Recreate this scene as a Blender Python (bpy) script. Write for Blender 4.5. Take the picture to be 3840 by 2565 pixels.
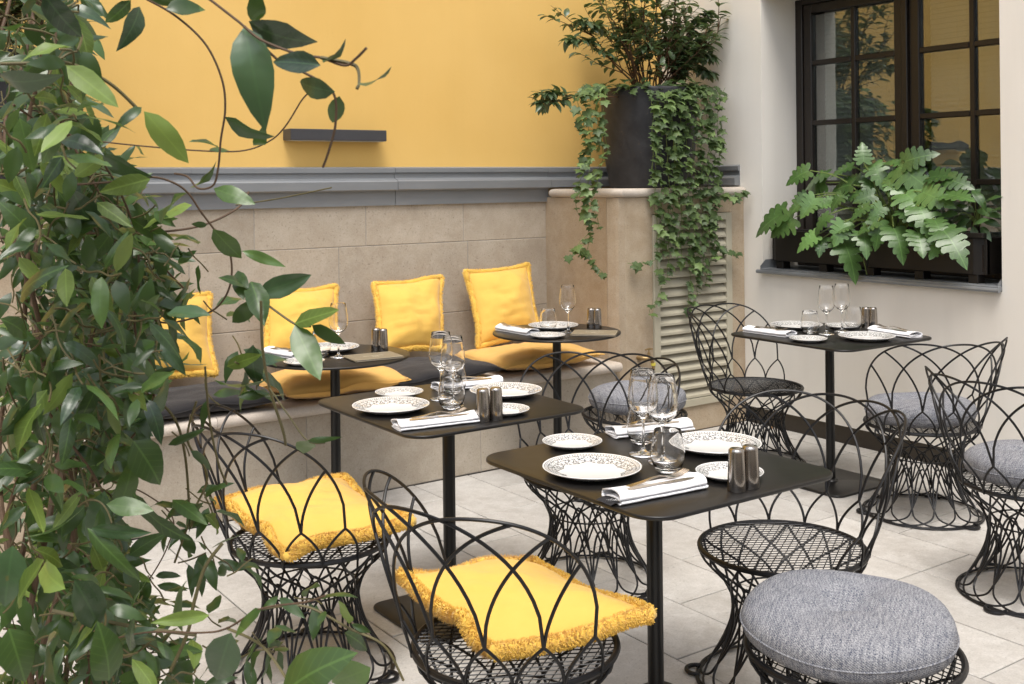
import bpy, bmesh, math, random
from mathutils import Vector, Matrix, noise
for o in list(bpy.data.objects): bpy.data.objects.remove(o)
S = bpy.context.scene
COL = S.collection
rnd = random.Random(7)
PI = math.pi
def lerp(a, b, t): return a + (b - a) * t

# ------------------------------------------------------------------ camera
YAW = math.radians(35.05); ROLL = 0.0104; EYE = Vector((0, 0, 1.54))
FOC = 4084 / 3840
DV = Vector((math.sin(YAW), math.cos(YAW), 0)); RV = Vector((math.cos(YAW), -math.sin(YAW), 0)); UV = Vector((0, 0, 1))
cd = bpy.data.cameras.new('camera'); cam = bpy.data.objects.new('camera', cd); COL.objects.link(cam)
cd.sensor_width = 36; cd.sensor_fit = 'HORIZONTAL'; cd.lens = 36 * FOC
cd.shift_x = 0; cd.shift_y = -(1282.5 - 680) / 3840
cx = RV * math.cos(ROLL) - UV * math.sin(ROLL); cy = RV * math.sin(ROLL) + UV * math.cos(ROLL); cz = -DV
cam.matrix_world = Matrix(((cx.x, cy.x, cz.x, EYE.x), (cx.y, cy.y, cz.y, EYE.y), (cx.z, cy.z, cz.z, EYE.z), (0, 0, 0, 1)))
cd.clip_start = 0.05; cd.clip_end = 200
cd.dof.use_dof = True; cd.dof.focus_distance = 3.4; cd.dof.aperture_fstop = 20
S.camera = cam

# ------------------------------------------------------------------ light
SUN_EL, SUN_AZ = 66, 215      # azimuth: degrees clockwise from +Y, where the light comes from
w = bpy.data.worlds.new("World"); S.world = w; w.use_nodes = True
nt = w.node_tree; bgn = nt.nodes['Background']
sky = nt.nodes.new('ShaderNodeTexSky'); sky.sky_type = 'NISHITA'; sky.sun_disc = False
sky.sun_elevation = math.radians(SUN_EL); sky.sun_rotation = math.radians(SUN_AZ)
sky.air_density = 1.0; sky.dust_density = 3.0; sky.ozone_density = 0.6
hs = nt.nodes.new('ShaderNodeHueSaturation'); hs.inputs['Saturation'].default_value = 0.45   # overcast: a greyer sky
nt.links.new(sky.outputs[0], hs.inputs['Color']); nt.links.new(hs.outputs[0], bgn.inputs['Color'])
bgn.inputs['Strength'].default_value = 0.15
sl = bpy.data.lights.new('sun', 'SUN'); sl.energy = 1.3; sl.angle = math.radians(28); sl.color = (1, 0.955, 0.89)
so = bpy.data.objects.new('sun', sl); COL.objects.link(so)
az, el = math.radians(SUN_AZ), math.radians(SUN_EL)
sdir = Vector((math.sin(az) * math.cos(el), math.cos(az) * math.cos(el), math.sin(el)))
so.rotation_euler = sdir.to_track_quat('Z', 'Y').to_euler(); so.location = (2, 2, 8)
S.view_settings.view_transform = 'Standard'; S.view_settings.look = 'None'
S.view_settings.gamma = 1; S.view_settings.use_curve_mapping = False
S.view_settings.exposure = 0.80
S.render.engine = 'CYCLES'
S.cycles.max_bounces = 14; S.cycles.transmission_bounces = 14; S.cycles.transparent_max_bounces = 12
S.cycles.diffuse_bounces = 5; S.cycles.glossy_bounces = 5

# ------------------------------------------------------------------ placing helpers (a point of the photograph -> a point of the place)
def ray(x, y):
    a = (x - 1920) / 4084; b = (680 - y) / 4084; c, s = math.cos(ROLL), math.sin(ROLL)
    return DV + RV * (a * c + b * s) + UV * (-a * s + b * c)
def atz(x, y, z):
    d = ray(x, y); return EYE + d * ((z - EYE.z) / d.z)
def atY(x, y, Y):
    d = ray(x, y); return EYE + d * (Y / d.y)
def atX(x, y, X):
    d = ray(x, y); return EYE + d * (X / d.x)
def atd(x, y, dep):
    return EYE + ray(x, y) * dep

# ------------------------------------------------------------------ objects
def tag(o, label=None, cat=None, group=None, kind=None):
    if label: o['label'] = label
    if cat: o['category'] = cat
    if group: o['group'] = group
    if kind: o['kind'] = kind
    return o
def thing(name, label, cat, loc=(0, 0, 0), rotz=0, group=None):
    o = bpy.data.objects.new(name, None); COL.objects.link(o); o.empty_display_size = 0.05
    o.location = loc; o.rotation_euler = (0, 0, rotz)
    return tag(o, label, cat, group)
def link(name, me, parent=None, loc=None, rot=None, mtx=None):
    o = bpy.data.objects.new(name, me); COL.objects.link(o)
    if parent: o.parent = parent
    if mtx is not None: o.matrix_basis = mtx
    if loc is not None: o.location = loc
    if rot is not None: o.rotation_euler = rot
    return o
def dup(root, loc=None, rotz=None, label=None, group=None):
    r = root.copy(); COL.objects.link(r)
    if loc is not None: r.location = loc
    if rotz is not None: r.rotation_euler = (0, 0, rotz)
    if label: r['label'] = label
    if group: r['group'] = group
    for ch in list(root.children):
        c = ch.copy(); COL.objects.link(c); c.parent = r
        for g in list(ch.children):
            d = g.copy(); COL.objects.link(d); d.parent = c
    return r

class MB:
    def __init__(s): s.v = []; s.f = []
    def add(s, vs, fs):
        n = len(s.v); s.v.extend([tuple(p) for p in vs]); s.f.extend([tuple(i + n for i in f) for f in fs]); return s
    def box(s, x0, x1, y0, y1, z0, z1, bev=0, seg=1):
        if bev <= 0:
            s.add([(x0,y0,z0),(x1,y0,z0),(x1,y1,z0),(x0,y1,z0),(x0,y0,z1),(x1,y0,z1),(x1,y1,z1),(x0,y1,z1)],
                  [(0,3,2,1),(4,5,6,7),(0,1,5,4),(1,2,6,5),(2,3,7,6),(3,0,4,7)]); return s
        bm = bmesh.new(); bmesh.ops.create_cube(bm, size=1)
        for v in bm.verts: v.co = Vector((lerp(x0, x1, v.co.x + .5), lerp(y0, y1, v.co.y + .5), lerp(z0, z1, v.co.z + .5)))
        bmesh.ops.bevel(bm, geom=bm.edges[:], offset=bev, segments=seg, affect='EDGES', profile=0.5)
        bm.verts.index_update()
        s.add([v.co for v in bm.verts], [[v.index for v in f.verts] for f in bm.faces]); bm.free(); return s
    def tube(s, pts, r, n=6, closed=False, caps=True):
        pts = [Vector(p) for p in pts]; m = len(pts)
        if m < 2: return s
        rad = r if isinstance(r, (list, tuple)) else [r] * m
        T = []
        for i in range(m):
            a = pts[i - 1] if (i > 0 or closed) else pts[i]
            b = pts[(i + 1) % m] if (i < m - 1 or closed) else pts[i]
            t = b - a; T.append(t.normalized() if t.length > 1e-9 else Vector((0, 0, 1)))
        up = Vector((0, 0, 1)) if abs(T[0].z) < .9 else Vector((1, 0, 0))
        nrm = T[0].cross(up).normalized(); vs = []
        for i in range(m):
            nrm = (nrm - T[i] * nrm.dot(T[i]))
            nrm = nrm.normalized() if nrm.length > 1e-6 else T[i].orthogonal().normalized()
            bn = T[i].cross(nrm)
            for k in range(n):
                a = 2 * PI * k / n; vs.append(pts[i] + (nrm * math.cos(a) + bn * math.sin(a)) * rad[i])
        fs = []
        for i in range(m if closed else m - 1):
            j = (i + 1) % m
            for k in range(n):
                k2 = (k + 1) % n; fs.append((i*n+k, i*n+k2, j*n+k2, j*n+k))
        if caps and not closed:
            fs.append(tuple(range(n - 1, -1, -1))); fs.append(tuple((m-1)*n + k for k in range(n)))
        return s.add(vs, fs)
    def lathe(s, prof, n=32, c=(0, 0, 0), closed=False):
        m = len(prof); vs = []
        for r, z in prof:
            for k in range(n):
                a = 2 * PI * k / n; vs.append((c[0] + r * math.cos(a), c[1] + r * math.sin(a), c[2] + z))
        fs = []
        for i in range(m if closed else m - 1):
            j = (i + 1) % m
            for k in range(n):
                k2 = (k + 1) % n; fs.append((i*n+k, i*n+k2, j*n+k2, j*n+k))
        if not closed:
            if prof[0][0] > 1e-6: fs.append(tuple(range(n - 1, -1, -1)))
            if prof[-1][0] > 1e-6: fs.append(tuple((m-1)*n + k for k in range(n)))
        return s.add(vs, fs)
    def grid(s, fn, nu, nv):
        vs = [fn(i / nu, j / nv) for j in range(nv + 1) for i in range(nu + 1)]
        fs = [(j*(nu+1)+i, j*(nu+1)+i+1, (j+1)*(nu+1)+i+1, (j+1)*(nu+1)+i) for j in range(nv) for i in range(nu)]
        return s.add(vs, fs)
    def prism(s, poly, z0, z1):      # poly: list of (x,y) counter-clockwise
        n = len(poly)
        return s.add([(x, y, z0) for x, y in poly] + [(x, y, z1) for x, y in poly],
            [tuple(range(n - 1, -1, -1)), tuple(range(n, 2*n))] + [(i, (i+1) % n, n + (i+1) % n, n + i) for i in range(n)])
    def extrude_x(s, prof, x0, x1):   # prof: list of (y,z)
        n = len(prof)
        return s.add([(x0, y, z) for y, z in prof] + [(x1, y, z) for y, z in prof],
            [tuple(range(n)), tuple(range(2*n - 1, n - 1, -1))] + [(i, n + i, n + (i+1) % n, (i+1) % n) for i in range(n)])
    def mesh(s, name, mat, smooth=True, angle=40):
        me = bpy.data.meshes.new(name); me.from_pydata(s.v, [], s.f)
        for m in (mat if isinstance(mat, (list, tuple)) else [mat]): me.materials.append(m)
        bm = bmesh.new(); bm.from_mesh(me)
        bmesh.ops.remove_doubles(bm, verts=bm.verts, dist=1e-6)
        bmesh.ops.recalc_face_normals(bm, faces=bm.faces)
        if smooth:
            lim = math.radians(angle)
            for f in bm.faces: f.smooth = True
            for e in bm.edges:
                if len(e.link_faces) == 2 and e.calc_face_angle(0) > lim: e.smooth = False
        bm.to_mesh(me); bm.free(); me.update(); return me
    def obj(s, name, mat, parent=None, smooth=True, angle=40, **k):
        return link(name, s.mesh(name, mat, smooth, angle), parent, **k)

def rrect(w, h, r, n=8):
    out = []
    for cx_, cy_, a0 in ((w/2-r, h/2-r, 0), (-w/2+r, h/2-r, PI/2), (-w/2+r, -h/2+r, PI), (w/2-r, -h/2+r, 1.5*PI)):
        for k in range(n + 1):
            a = a0 + PI/2 * k / n; out.append((cx_ + r*math.cos(a), cy_ + r*math.sin(a)))
    return out
def slab_poly(mb, poly, z0, z1, e):   # a flat plate with eased edges
    n = len(poly); c = Vector((sum(p[0] for p in poly)/n, sum(p[1] for p in poly)/n))
    def inset(d):
        o = []
        for i, p in enumerate(poly):
            a = Vector(poly[i-1]); b = Vector(poly[(i+1) % n]); t = (b - a).normalized(); nn = Vector((t.y, -t.x))
            o.append(Vector(p) - nn * d)
        return o
    rings = [(inset(e), z0), (inset(0), z0 + e), (inset(0), z1 - e), (inset(e*.3), z1 - e*.3), (inset(e), z1)]
    vs = [(p.x, p.y, z) for ps, z in rings for p in ps]; fs = [tuple(range(n-1, -1, -1)), tuple(4*n + i for i in range(n))]
    for k in range(4):
        for i in range(n): fs.append((k*n+i, k*n+(i+1) % n, (k+1)*n+(i+1) % n, (k+1)*n+i))
    return mb.add(vs, fs)
def catmull(pts, per=8, closed=False):
    P = [Vector(p) for p in pts]; n = len(P); out = []
    for i in range(n if closed else n - 1):
        p0 = P[(i-1) % n] if (closed or i > 0) else P[0]; p1 = P[i]; p2 = P[(i+1) % n]; p3 = P[(i+2) % n] if (closed or i < n-2) else P[-1]
        for k in range(per):
            t = k / per
            out.append(0.5*((2*p1) + (p2-p0)*t + (2*p0-5*p1+4*p2-p3)*t*t + (3*p1-p0-3*p2+p3)*t*t*t))
    if not closed: out.append(P[-1])
    return out

# ------------------------------------------------------------------ materials
class NT:
    def __init__(s, name):
        s.m = bpy.data.materials.new(name); s.m.use_nodes = True; s.t = s.m.node_tree; s.b = s.t.nodes['Principled BSDF']; s.out = s.t.nodes['Material Output']
        s._c = None
    def n(s, typ, **kw):
        x = s.t.nodes.new('ShaderNode' + typ)
        for k, v in kw.items():
            if k in x.inputs.keys() if False else False: pass
            setattr(x, k, v)
        return x
    def l(s, a, b): s.t.links.new(a, b)
    def coord(s, kind='Object'):
        if s._c is None: s._c = s.n('TexCoord')
        return s._c.outputs[kind]
    def mapping(s, src, scale=(1,1,1), loc=(0,0,0), rot=(0,0,0)):
        m = s.n('Mapping'); s.l(src, m.inputs[0]); m.inputs['Scale'].default_value = scale; m.inputs['Location'].default_value = loc; m.inputs['Rotation'].default_value = rot
        return m.outputs[0]
    def noise(s, src, scale, detail=4, rough=.55, dist=0):
        x = s.n('TexNoise'); s.l(src, x.inputs['Vector']); x.inputs['Scale'].default_value = scale; x.inputs['Detail'].default_value = detail
        x.inputs['Roughness'].default_value = rough; x.inputs['Distortion'].default_value = dist; return x.outputs[0]
    def ramp(s, src, stops):
        x = s.n('ValToRGB'); s.l(src, x.inputs[0]); e = x.color_ramp.elements
        while len(e) < len(stops): e.new(.5)
        for i, (p, c) in enumerate(stops):
            e[i].position = p; e[i].color = (c if isinstance(c, (tuple, list)) else (c, c, c)) + ((1,) if not (isinstance(c, tuple) and len(c) == 4) else ())
        return x.outputs[0]
    def mix(s, fac, a, b, mode='MIX'):
        x = s.n('MixRGB', blend_type=mode)
        for i, v in ((0, fac), (1, a), (2, b)):
            if hasattr(v, 'is_linked'): s.l(v, x.inputs[i])
            elif i == 0: x.inputs[0].default_value = v
            else: x.inputs[i].default_value = tuple(v) + ((1,) if len(v) == 3 else ())
        return x.outputs[0]
    def math(s, op, a, b=None, c=None, clamp=False):
        x = s.n('Math', operation=op); x.use_clamp = clamp
        for i, v in enumerate((a, b, c)):
            if v is None: continue
            if hasattr(v, 'is_linked'): s.l(v, x.inputs[i])
            else: x.inputs[i].default_value = v
        return x.outputs[0]
    def bump(s, h, strength=.3, dist=.002):
        x = s.n('Bump'); s.l(h, x.inputs['Height']); x.inputs['Strength'].default_value = strength; x.inputs['Distance'].default_value = dist
        s.l(x.outputs[0], s.b.inputs['Normal']); return x
    def set(s, col=None, rough=None, metal=None, spec=None, **kw):
        if col is not None:
            if hasattr(col, 'is_linked'): s.l(col, s.b.inputs['Base Color'])
            else: s.b.inputs['Base Color'].default_value = tuple(col) + (1,)
        for k, v in (('Roughness', rough), ('Metallic', metal), ('Specular IOR Level', spec)):
            if v is None: continue
            if hasattr(v, 'is_linked'): s.l(v, s.b.inputs[k])
            else: s.b.inputs[k].default_value = v
        for k, v in kw.items(): s.b.inputs[k.replace('_', ' ')].default_value = v
        return s.m
    def rand(s):
        x = s.n('ObjectInfo'); return x.outputs['Random']

def plain(name, col, rough=.5, metal=0, spec=.5, nscale=40, namt=.12, bump=.1, bd=.0006):
    k = NT(name); c = k.coord(); f = k.noise(c, nscale, 3)
    lo = tuple(x*(1-namt) for x in col); hi = tuple(min(1, x*(1+namt)) for x in col)
    k.set(k.mix(f, lo, hi), rough, metal, spec)
    if bump: k.bump(f, bump, bd)
    return k.m

def stone(name, base, dark, light, vein=1.0, rough=.6, scale=1.0, world=True):
    k = NT(name); g = k.n('NewGeometry'); p = g.outputs['Position']
    r = k.rand(); off = k.n('VectorMath', operation='MULTIPLY_ADD')
    cr = k.n('CombineXYZ'); k.l(r, cr.inputs[0]); k.l(r, cr.inputs[1]); k.l(r, cr.inputs[2])
    k.l(cr.outputs[0], off.inputs[0]); off.inputs[1].default_value = (37, 91, 53); k.l(p, off.inputs[2]); v = off.outputs[0]
    big = k.noise(v, 2.2*scale, 5, .62, .6); mid = k.noise(v, 11*scale, 5, .65, .3); fine = k.noise(v, 160, 3)
    c = k.mix(k.ramp(big, [(.3, 0.), (.72, 1.)]), dark, base)
    c = k.mix(k.math('MULTIPLY', k.ramp(mid, [(.42, 0.), (.75, 1.)]), .55), c, light)
    c = k.mix(k.math('MULTIPLY', k.ramp(fine, [(.35, 0.), (.75, 1.)]), .30), c, tuple(x*.50 for x in dark))
    sp = k.noise(v, 70, 2, .8); c = k.mix(k.math('MULTIPLY', k.ramp(sp, [(.62, 0.), (.70, 1.)]), .35*vein), c, tuple(x*.45 for x in dark))
    vo = k.n('TexVoronoi', feature='F1'); k.l(v, vo.inputs['Vector']); vo.inputs['Scale'].default_value = 26
    m2 = k.noise(v, 3.1, 3); msk = k.ramp(m2, [(.5, 0.), (.62, 1.)])
    pit = k.math('MULTIPLY', k.ramp(vo.outputs['Distance'], [(.04, 1.), (.13, 0.)]), msk)
    c = k.mix(k.math('MULTIPLY', pit, .5*vein), c, tuple(x*.4 for x in dark))
    st_ = k.noise(p, 1.7, 5, .65, .8); c = k.mix(k.math('MULTIPLY', k.ramp(st_, [(.56, 0.), (.72, 1.)]), .28), c, tuple(x*.62 for x in dark))
    hv = k.n('HueSaturation'); k.l(c, hv.inputs['Color']); k.l(k.math('MULTIPLY_ADD', r, .16, .92), hv.inputs['Value']); c = hv.outputs[0]
    k.set(c, rough, 0, .35)
    h = k.math('SUBTRACT', k.math('MULTIPLY', fine, .5), k.math('MULTIPLY', pit, 1.2)); k.bump(h, .35, .0015)
    return k.m

M = {}
M['stone_wall'] = stone('honey limestone', (.485,.425,.342), (.385,.325,.252), (.56,.51,.43), 1.5, .62)
M['stone_pier'] = stone('warm limestone', (.475,.385,.275), (.36,.275,.185), (.54,.46,.36), 1.0, .62)
M['stone_cap'] = stone('pale bench limestone', (.62,.55,.47), (.5,.43,.36), (.68,.62,.55), .4, .5)
M['paver'] = stone('pale travertine paving', (.565,.545,.51), (.42,.395,.36), (.66,.64,.61), 1.1, .5, 1.8)
M['joint'] = plain('dark joint sand', (.05,.043,.035), .95)
M['grout'] = plain('grey mortar', (.36,.335,.30), .9)

def plaster(name, a, b, streak=.5, bs=.25):
    k = NT(name); g = k.n('NewGeometry'); p = g.outputs['Position']
    big = k.noise(p, .9, 4, .6); st = k.noise(k.mapping(p, (5, 5, .5)), 1.0, 4, .6); fine = k.noise(p, 220, 2); md = k.noise(p, 45, 3)
    c = k.mix(k.ramp(big, [(.3, 0.), (.7, 1.)]), a, b)
    c = k.mix(k.math('MULTIPLY', k.ramp(st, [(.45, 0.), (.8, 1.)]), .22*streak), c, tuple(x*.72 for x in a))
    sp = k.noise(p, 90, 2, .8); c = k.mix(k.math('MULTIPLY', k.ramp(sp, [(.68, 0.), (.74, 1.)]), .14), c, tuple(x*.5 for x in a))
    k.set(c, .85, 0, .25)
    k.bump(k.math('ADD', k.math('MULTIPLY', fine, .4), md), bs, .0012); return k.m
M['yellow'] = plaster('ochre yellow render', (.725,.46,.135), (.785,.515,.17), .4, .35)
M['white'] = plaster('off white render', (.755,.715,.645), (.81,.775,.71), 1.0)
M['lead'] = None
k = NT('grey zinc flashing'); c = k.coord(); st = k.noise(k.mapping(c, (1, 6, 6)), 3, 4)
k.set(k.mix(st, (.20,.212,.225), (.275,.288,.30)), k.math('MULTIPLY_ADD', st, .25, .33), .35, .5); k.bump(k.noise(c, 6, 3), .12, .004); M['lead'] = k.m
M['black_metal'] = plain('black powder coated wire', (.0065,.0065,.0075), .40, 0, .38, 300, .25, .15, .0003)
k = NT('black table laminate'); c = k.coord(); f = k.noise(c, 420, 2); f2 = k.noise(c, 6, 3)
k.set(k.mix(f, (.006,.0055,.0052), (.011,.010,.0092)), k.math('MULTIPLY_ADD', f2, .10, .30), 0, .5); k.bump(f, .05, .0003); M['table'] = k.m
M['pole'] = plain('satin black steel', (.006,.006,.006), .33, 0, .42, 200, .2, .05, .0002)
M['dark_wood'] = plain('dark brown painted timber', (.016,.0115,.0085), .4, 0, .45, 60, .3, .15, .0006)
M['trough'] = plain('brown black planter wood', (.012,.0095,.0078), .5, 0, .4, 60, .3, .2, .0006)
k = NT('charcoal glazed pot'); c = k.coord(); b = k.noise(c, 9, 5, .6, .4); f = k.noise(c, 55, 4)
cc = k.mix(k.ramp(b, [(.35, 0.), (.75, 1.)]), (.016,.0165,.019), (.040,.040,.044)); cc = k.mix(k.ramp(k.noise(c, 30, 4), [(.66, 0.), (.74, .6)]), cc, (.075,.05,.036))
k.set(cc, .5, 0, .4); k.bump(f, .25, .001); M['pot'] = k.m
M['soil'] = plain('dark potting soil', (.02,.014,.01), .95, 0, .2, 80, .5, .8, .01)
M['lamp'] = plain('anthracite lamp metal', (.045,.045,.05), .45, 0, .5)
M['louvre'] = plain('olive grey painted louvre', (.47,.435,.335), .5, 0, .4, 20, .06, .08)
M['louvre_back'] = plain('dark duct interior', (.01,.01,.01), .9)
M['brass'] = plain('weathered brass', (.36,.25,.12), .45, .8, .5, 60, .35, .3, .001)
M['tape'] = plain('yellow tap ring', (.62,.55,.08), .5)
M['steel'] = plain('polished steel', (.55,.53,.50), .12, 1, .5, 300, .05, 0)
M['mill'] = plain('brushed dark steel', (.40,.37,.34), .2, 1, .5, 200, .1, 0)
M['cutlery'] = plain('cutlery steel', (.80,.74,.67), .24, 1, .5, 200, .05, 0)
M['tag'] = plain('black woven tag', (.015,.015,.018), .8)
M['print_white'] = plain('white print', (.8,.8,.78), .7, bump=0)
M['print_gold'] = plain('pale foil print', (.72,.66,.5), .4, bump=0)
M['menu'] = plain('taupe leather', (.235,.195,.13), .5, 0, .4, 160, .18, .25, .0008)
M['stitch'] = plain('cream stitching', (.50,.43,.31), .8, bump=0)
M['paper'] = plain('cream paper', (.6,.55,.47), .8)
M['napkin'] = plain('white cotton', (.80,.80,.815), .9, 0, .2, 500, .04, .25, .0006)

def fabric(name, lo, hi, scale=1100, sheen=.3, wrk=.35):
    k = NT(name); c = k.coord()
    wv = k.n('TexWave', wave_type='BANDS', bands_direction='X'); k.l(c, wv.inputs['Vector']); wv.inputs['Scale'].default_value = scale/6; wv.inputs['Distortion'].default_value = 1.5
    wy = k.n('TexWave', wave_type='BANDS', bands_direction='Y'); k.l(c, wy.inputs['Vector']); wy.inputs['Scale'].default_value = scale/6; wy.inputs['Distortion'].default_value = 1.5
    n = k.noise(c, 7, 5, .6); s2 = k.noise(k.mapping(c, (14, 45, 45)), 1, 4)
    k.set(k.mix(n, lo, hi), .88, 0, .2, Sheen_Weight=sheen, Sheen_Roughness=.4)
    h = k.math('ADD', k.math('MULTIPLY', k.math('ADD', wv.outputs[1], wy.outputs[1]), .05), k.math('MULTIPLY', s2, wrk)); k.bump(h, .5, .006); return k.m
M['yel_fab'] = fabric('mustard yellow linen', (.73,.435,.085), (.80,.51,.125))
M['yel_seat'] = fabric('pale mustard linen', (.68,.40,.11), (.75,.46,.145))
M['fringe'] = fabric('yellow terry fringe', (.70,.42,.06), (.84,.56,.13), 3000, .4, .1)
M['dark_fab'] = fabric('charcoal linen', (.021,.020,.0215), (.031,.029,.030))
k = NT('grey woven wool'); c = k.coord()
sx = k.n('SeparateXYZ'); wob = k.noise(c, 25, 2); mp = k.n('VectorMath', operation='ADD'); k.l(k.mapping(c, (1, 1, 1), rot=(0, 0, .5)), mp.inputs[0])
cw_ = k.n('CombineXYZ'); k.l(k.math('MULTIPLY', wob, .006), cw_.inputs[0]); k.l(k.math('MULTIPLY', wob, .004), cw_.inputs[1]); k.l(cw_.outputs[0], mp.inputs[1]); k.l(mp.outputs[0], sx.inputs[0])
kk = 2*PI/.0105
wv = k.math('MULTIPLY', k.math('SINE', k.math('MULTIPLY', k.math('ADD', sx.outputs[0], sx.outputs[2]), kk)), k.math('SINE', k.math('MULTIPLY', k.math('SUBTRACT', sx.outputs[1], sx.outputs[2]), kk)))
rn = k.noise(c, 420, 2, .7); lg = k.noise(k.mapping(c, (1, 7, 1)), 26, 3)
f = k.ramp(k.math('ADD', k.math('ADD', k.math('MULTIPLY_ADD', wv, .07, .46), k.math('MULTIPLY_ADD', rn, 1.5, -.75)), k.math('MULTIPLY_ADD', lg, .55, -.275)), [(.18, 0.), (.82, 1.)])
cc = k.mix(f, (.045,.053,.085), (.45,.45,.455)); k.set(cc, .95, 0, .15)
k.bump(wv, .5, .0012); M['wool'] = k.m
# glass
k = NT('clear glass'); k.set((1, 1, 1), 0.0, 0, .5, Transmission_Weight=1.0, IOR=1.47); M['glass'] = k.m
k = NT('thin clear glass'); gl = k.n('BsdfGlossy'); gl.inputs['Roughness'].default_value = 0; tr = k.n('BsdfTransparent'); tr.inputs['Color'].default_value = (.965, .97, .97, 1)
lw = k.n('LayerWeight'); lw.inputs[0].default_value = .5; sch = k.math('MULTIPLY_ADD', k.math('POWER', lw.outputs['Facing'], 5), .9, .065, True); mx = k.n('MixShader'); k.l(sch, mx.inputs[0]); k.l(tr.outputs[0], mx.inputs[1]); k.l(gl.outputs[0], mx.inputs[2]); k.l(mx.outputs[0], k.out.inputs[0]); M['thin'] = k.m
k = NT('window glass'); t = k.t
gl = k.n('BsdfGlossy'); gl.inputs['Roughness'].default_value = 0.012; gl.inputs['Color'].default_value = (.9, .9, .88, 1)
tr = k.n('BsdfTransparent'); tr.inputs['Color'].default_value = (.72, .76, .75, 1)
gb = k.n('Bump'); k.l(k.noise(k.coord(), 3.5, 2), gb.inputs['Height']); gb.inputs['Strength'].default_value = .05; gb.inputs['Distance'].default_value = .02; k.l(gb.outputs[0], gl.inputs['Normal'])
lw = k.n('LayerWeight'); lw.inputs[0].default_value = .5; sch = k.math('MULTIPLY_ADD', k.math('POWER', lw.outputs['Facing'], 5), .8, .17, True); mx = k.n('MixShader'); k.l(sch, mx.inputs[0]); k.l(tr.outputs[0], mx.inputs[1]); k.l(gl.outputs[0], mx.inputs[2]); k.l(mx.outputs[0], k.out.inputs[0]); M['pane'] = k.m
M['blind'] = plain('pale blind slats', (.52,.51,.47), .6, bump=0)
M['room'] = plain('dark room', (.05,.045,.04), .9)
# crockery: printed rim pattern on white glaze
def plate_mat(name, R):
    k = NT(name); c = k.coord(); sx = k.n('SeparateXYZ'); k.l(c, sx.inputs[0]); x, y = sx.outputs[0], sx.outputs[1]
    r = k.math('DIVIDE', k.math('SQRT', k.math('ADD', k.math('MULTIPLY', x, x), k.math('MULTIPLY', y, y))), R)
    a = k.math('ARCTAN2', y, x); N = 8
    pp = k.math('PINGPONG', k.math('MULTIPLY', a, N/(2*PI)), .5)
    cv = k.n('CombineXYZ'); k.l(k.math('MULTIPLY', pp, 3.2), cv.inputs[0]); k.l(k.math('MULTIPLY', r, 4.2), cv.inputs[1]); v = cv.outputs[0]
    n1 = k.noise(v, 2.6, 2, .5, 1.6); ln = k.math('ABSOLUTE', k.math('SUBTRACT', n1, .5)); line = k.ramp(ln, [(.035, 1.), (.075, 0.)])
    n2 = k.noise(v, 5.5, 2, .5, .8); leafy = k.ramp(n2, [(.53, 0.), (.58, 1.)])
    # scalloped inner limit of the pattern
    lim = k.math('ADD', .64, k.math('MULTIPLY', k.math('SUBTRACT', pp, .25), .22))
    band = k.math('MULTIPLY', k.math('GREATER_THAN', r, lim), k.math('LESS_THAN', r, .885))
    pat = k.math('MULTIPLY', k.math('MAXIMUM', line, k.math('MULTIPLY', leafy, .75)), band)
    edge = k.math('LESS_THAN', k.math('ABSOLUTE', k.math('SUBTRACT', r, k.math('ADD', lim, .012))), .010)
    ring = k.math('LESS_THAN', k.math('ABSOLUTE', k.math('SUBTRACT', r, .955)), .006)
    ring2 = k.math('LESS_THAN', k.math('ABSOLUTE', k.math('SUBTRACT', r, .893)), .006)
    dots = k.math('MULTIPLY', k.math('LESS_THAN', k.math('ABSOLUTE', k.math('SUBTRACT', r, .925)), .015), k.math('GREATER_THAN', k.math('SINE', k.math('MULTIPLY', a, 96)), .1))
    al = k.math('MAXIMUM', k.math('MAXIMUM', pat, k.math('MULTIPLY', edge, .6)), k.math('MAXIMUM', k.math('MAXIMUM', ring, ring2), dots))
    sz = k.n('NewGeometry'); up = k.n('SeparateXYZ'); k.l(sz.outputs['Normal'], up.inputs[0])
    al = k.math('MULTIPLY', al, k.math('GREATER_THAN', sx.outputs[2], .0035))
    k.set(k.mix(k.math('MULTIPLY', al, .92), (.82,.81,.785), (.040,.040,.040)), .12, 0, .5, Coat_Weight=.3, Coat_Roughness=.05); return k.m
M['plate_l'] = plate_mat('printed dinner plate glaze', .135); M['plate_s'] = plate_mat('printed side plate glaze', .09)
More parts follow.
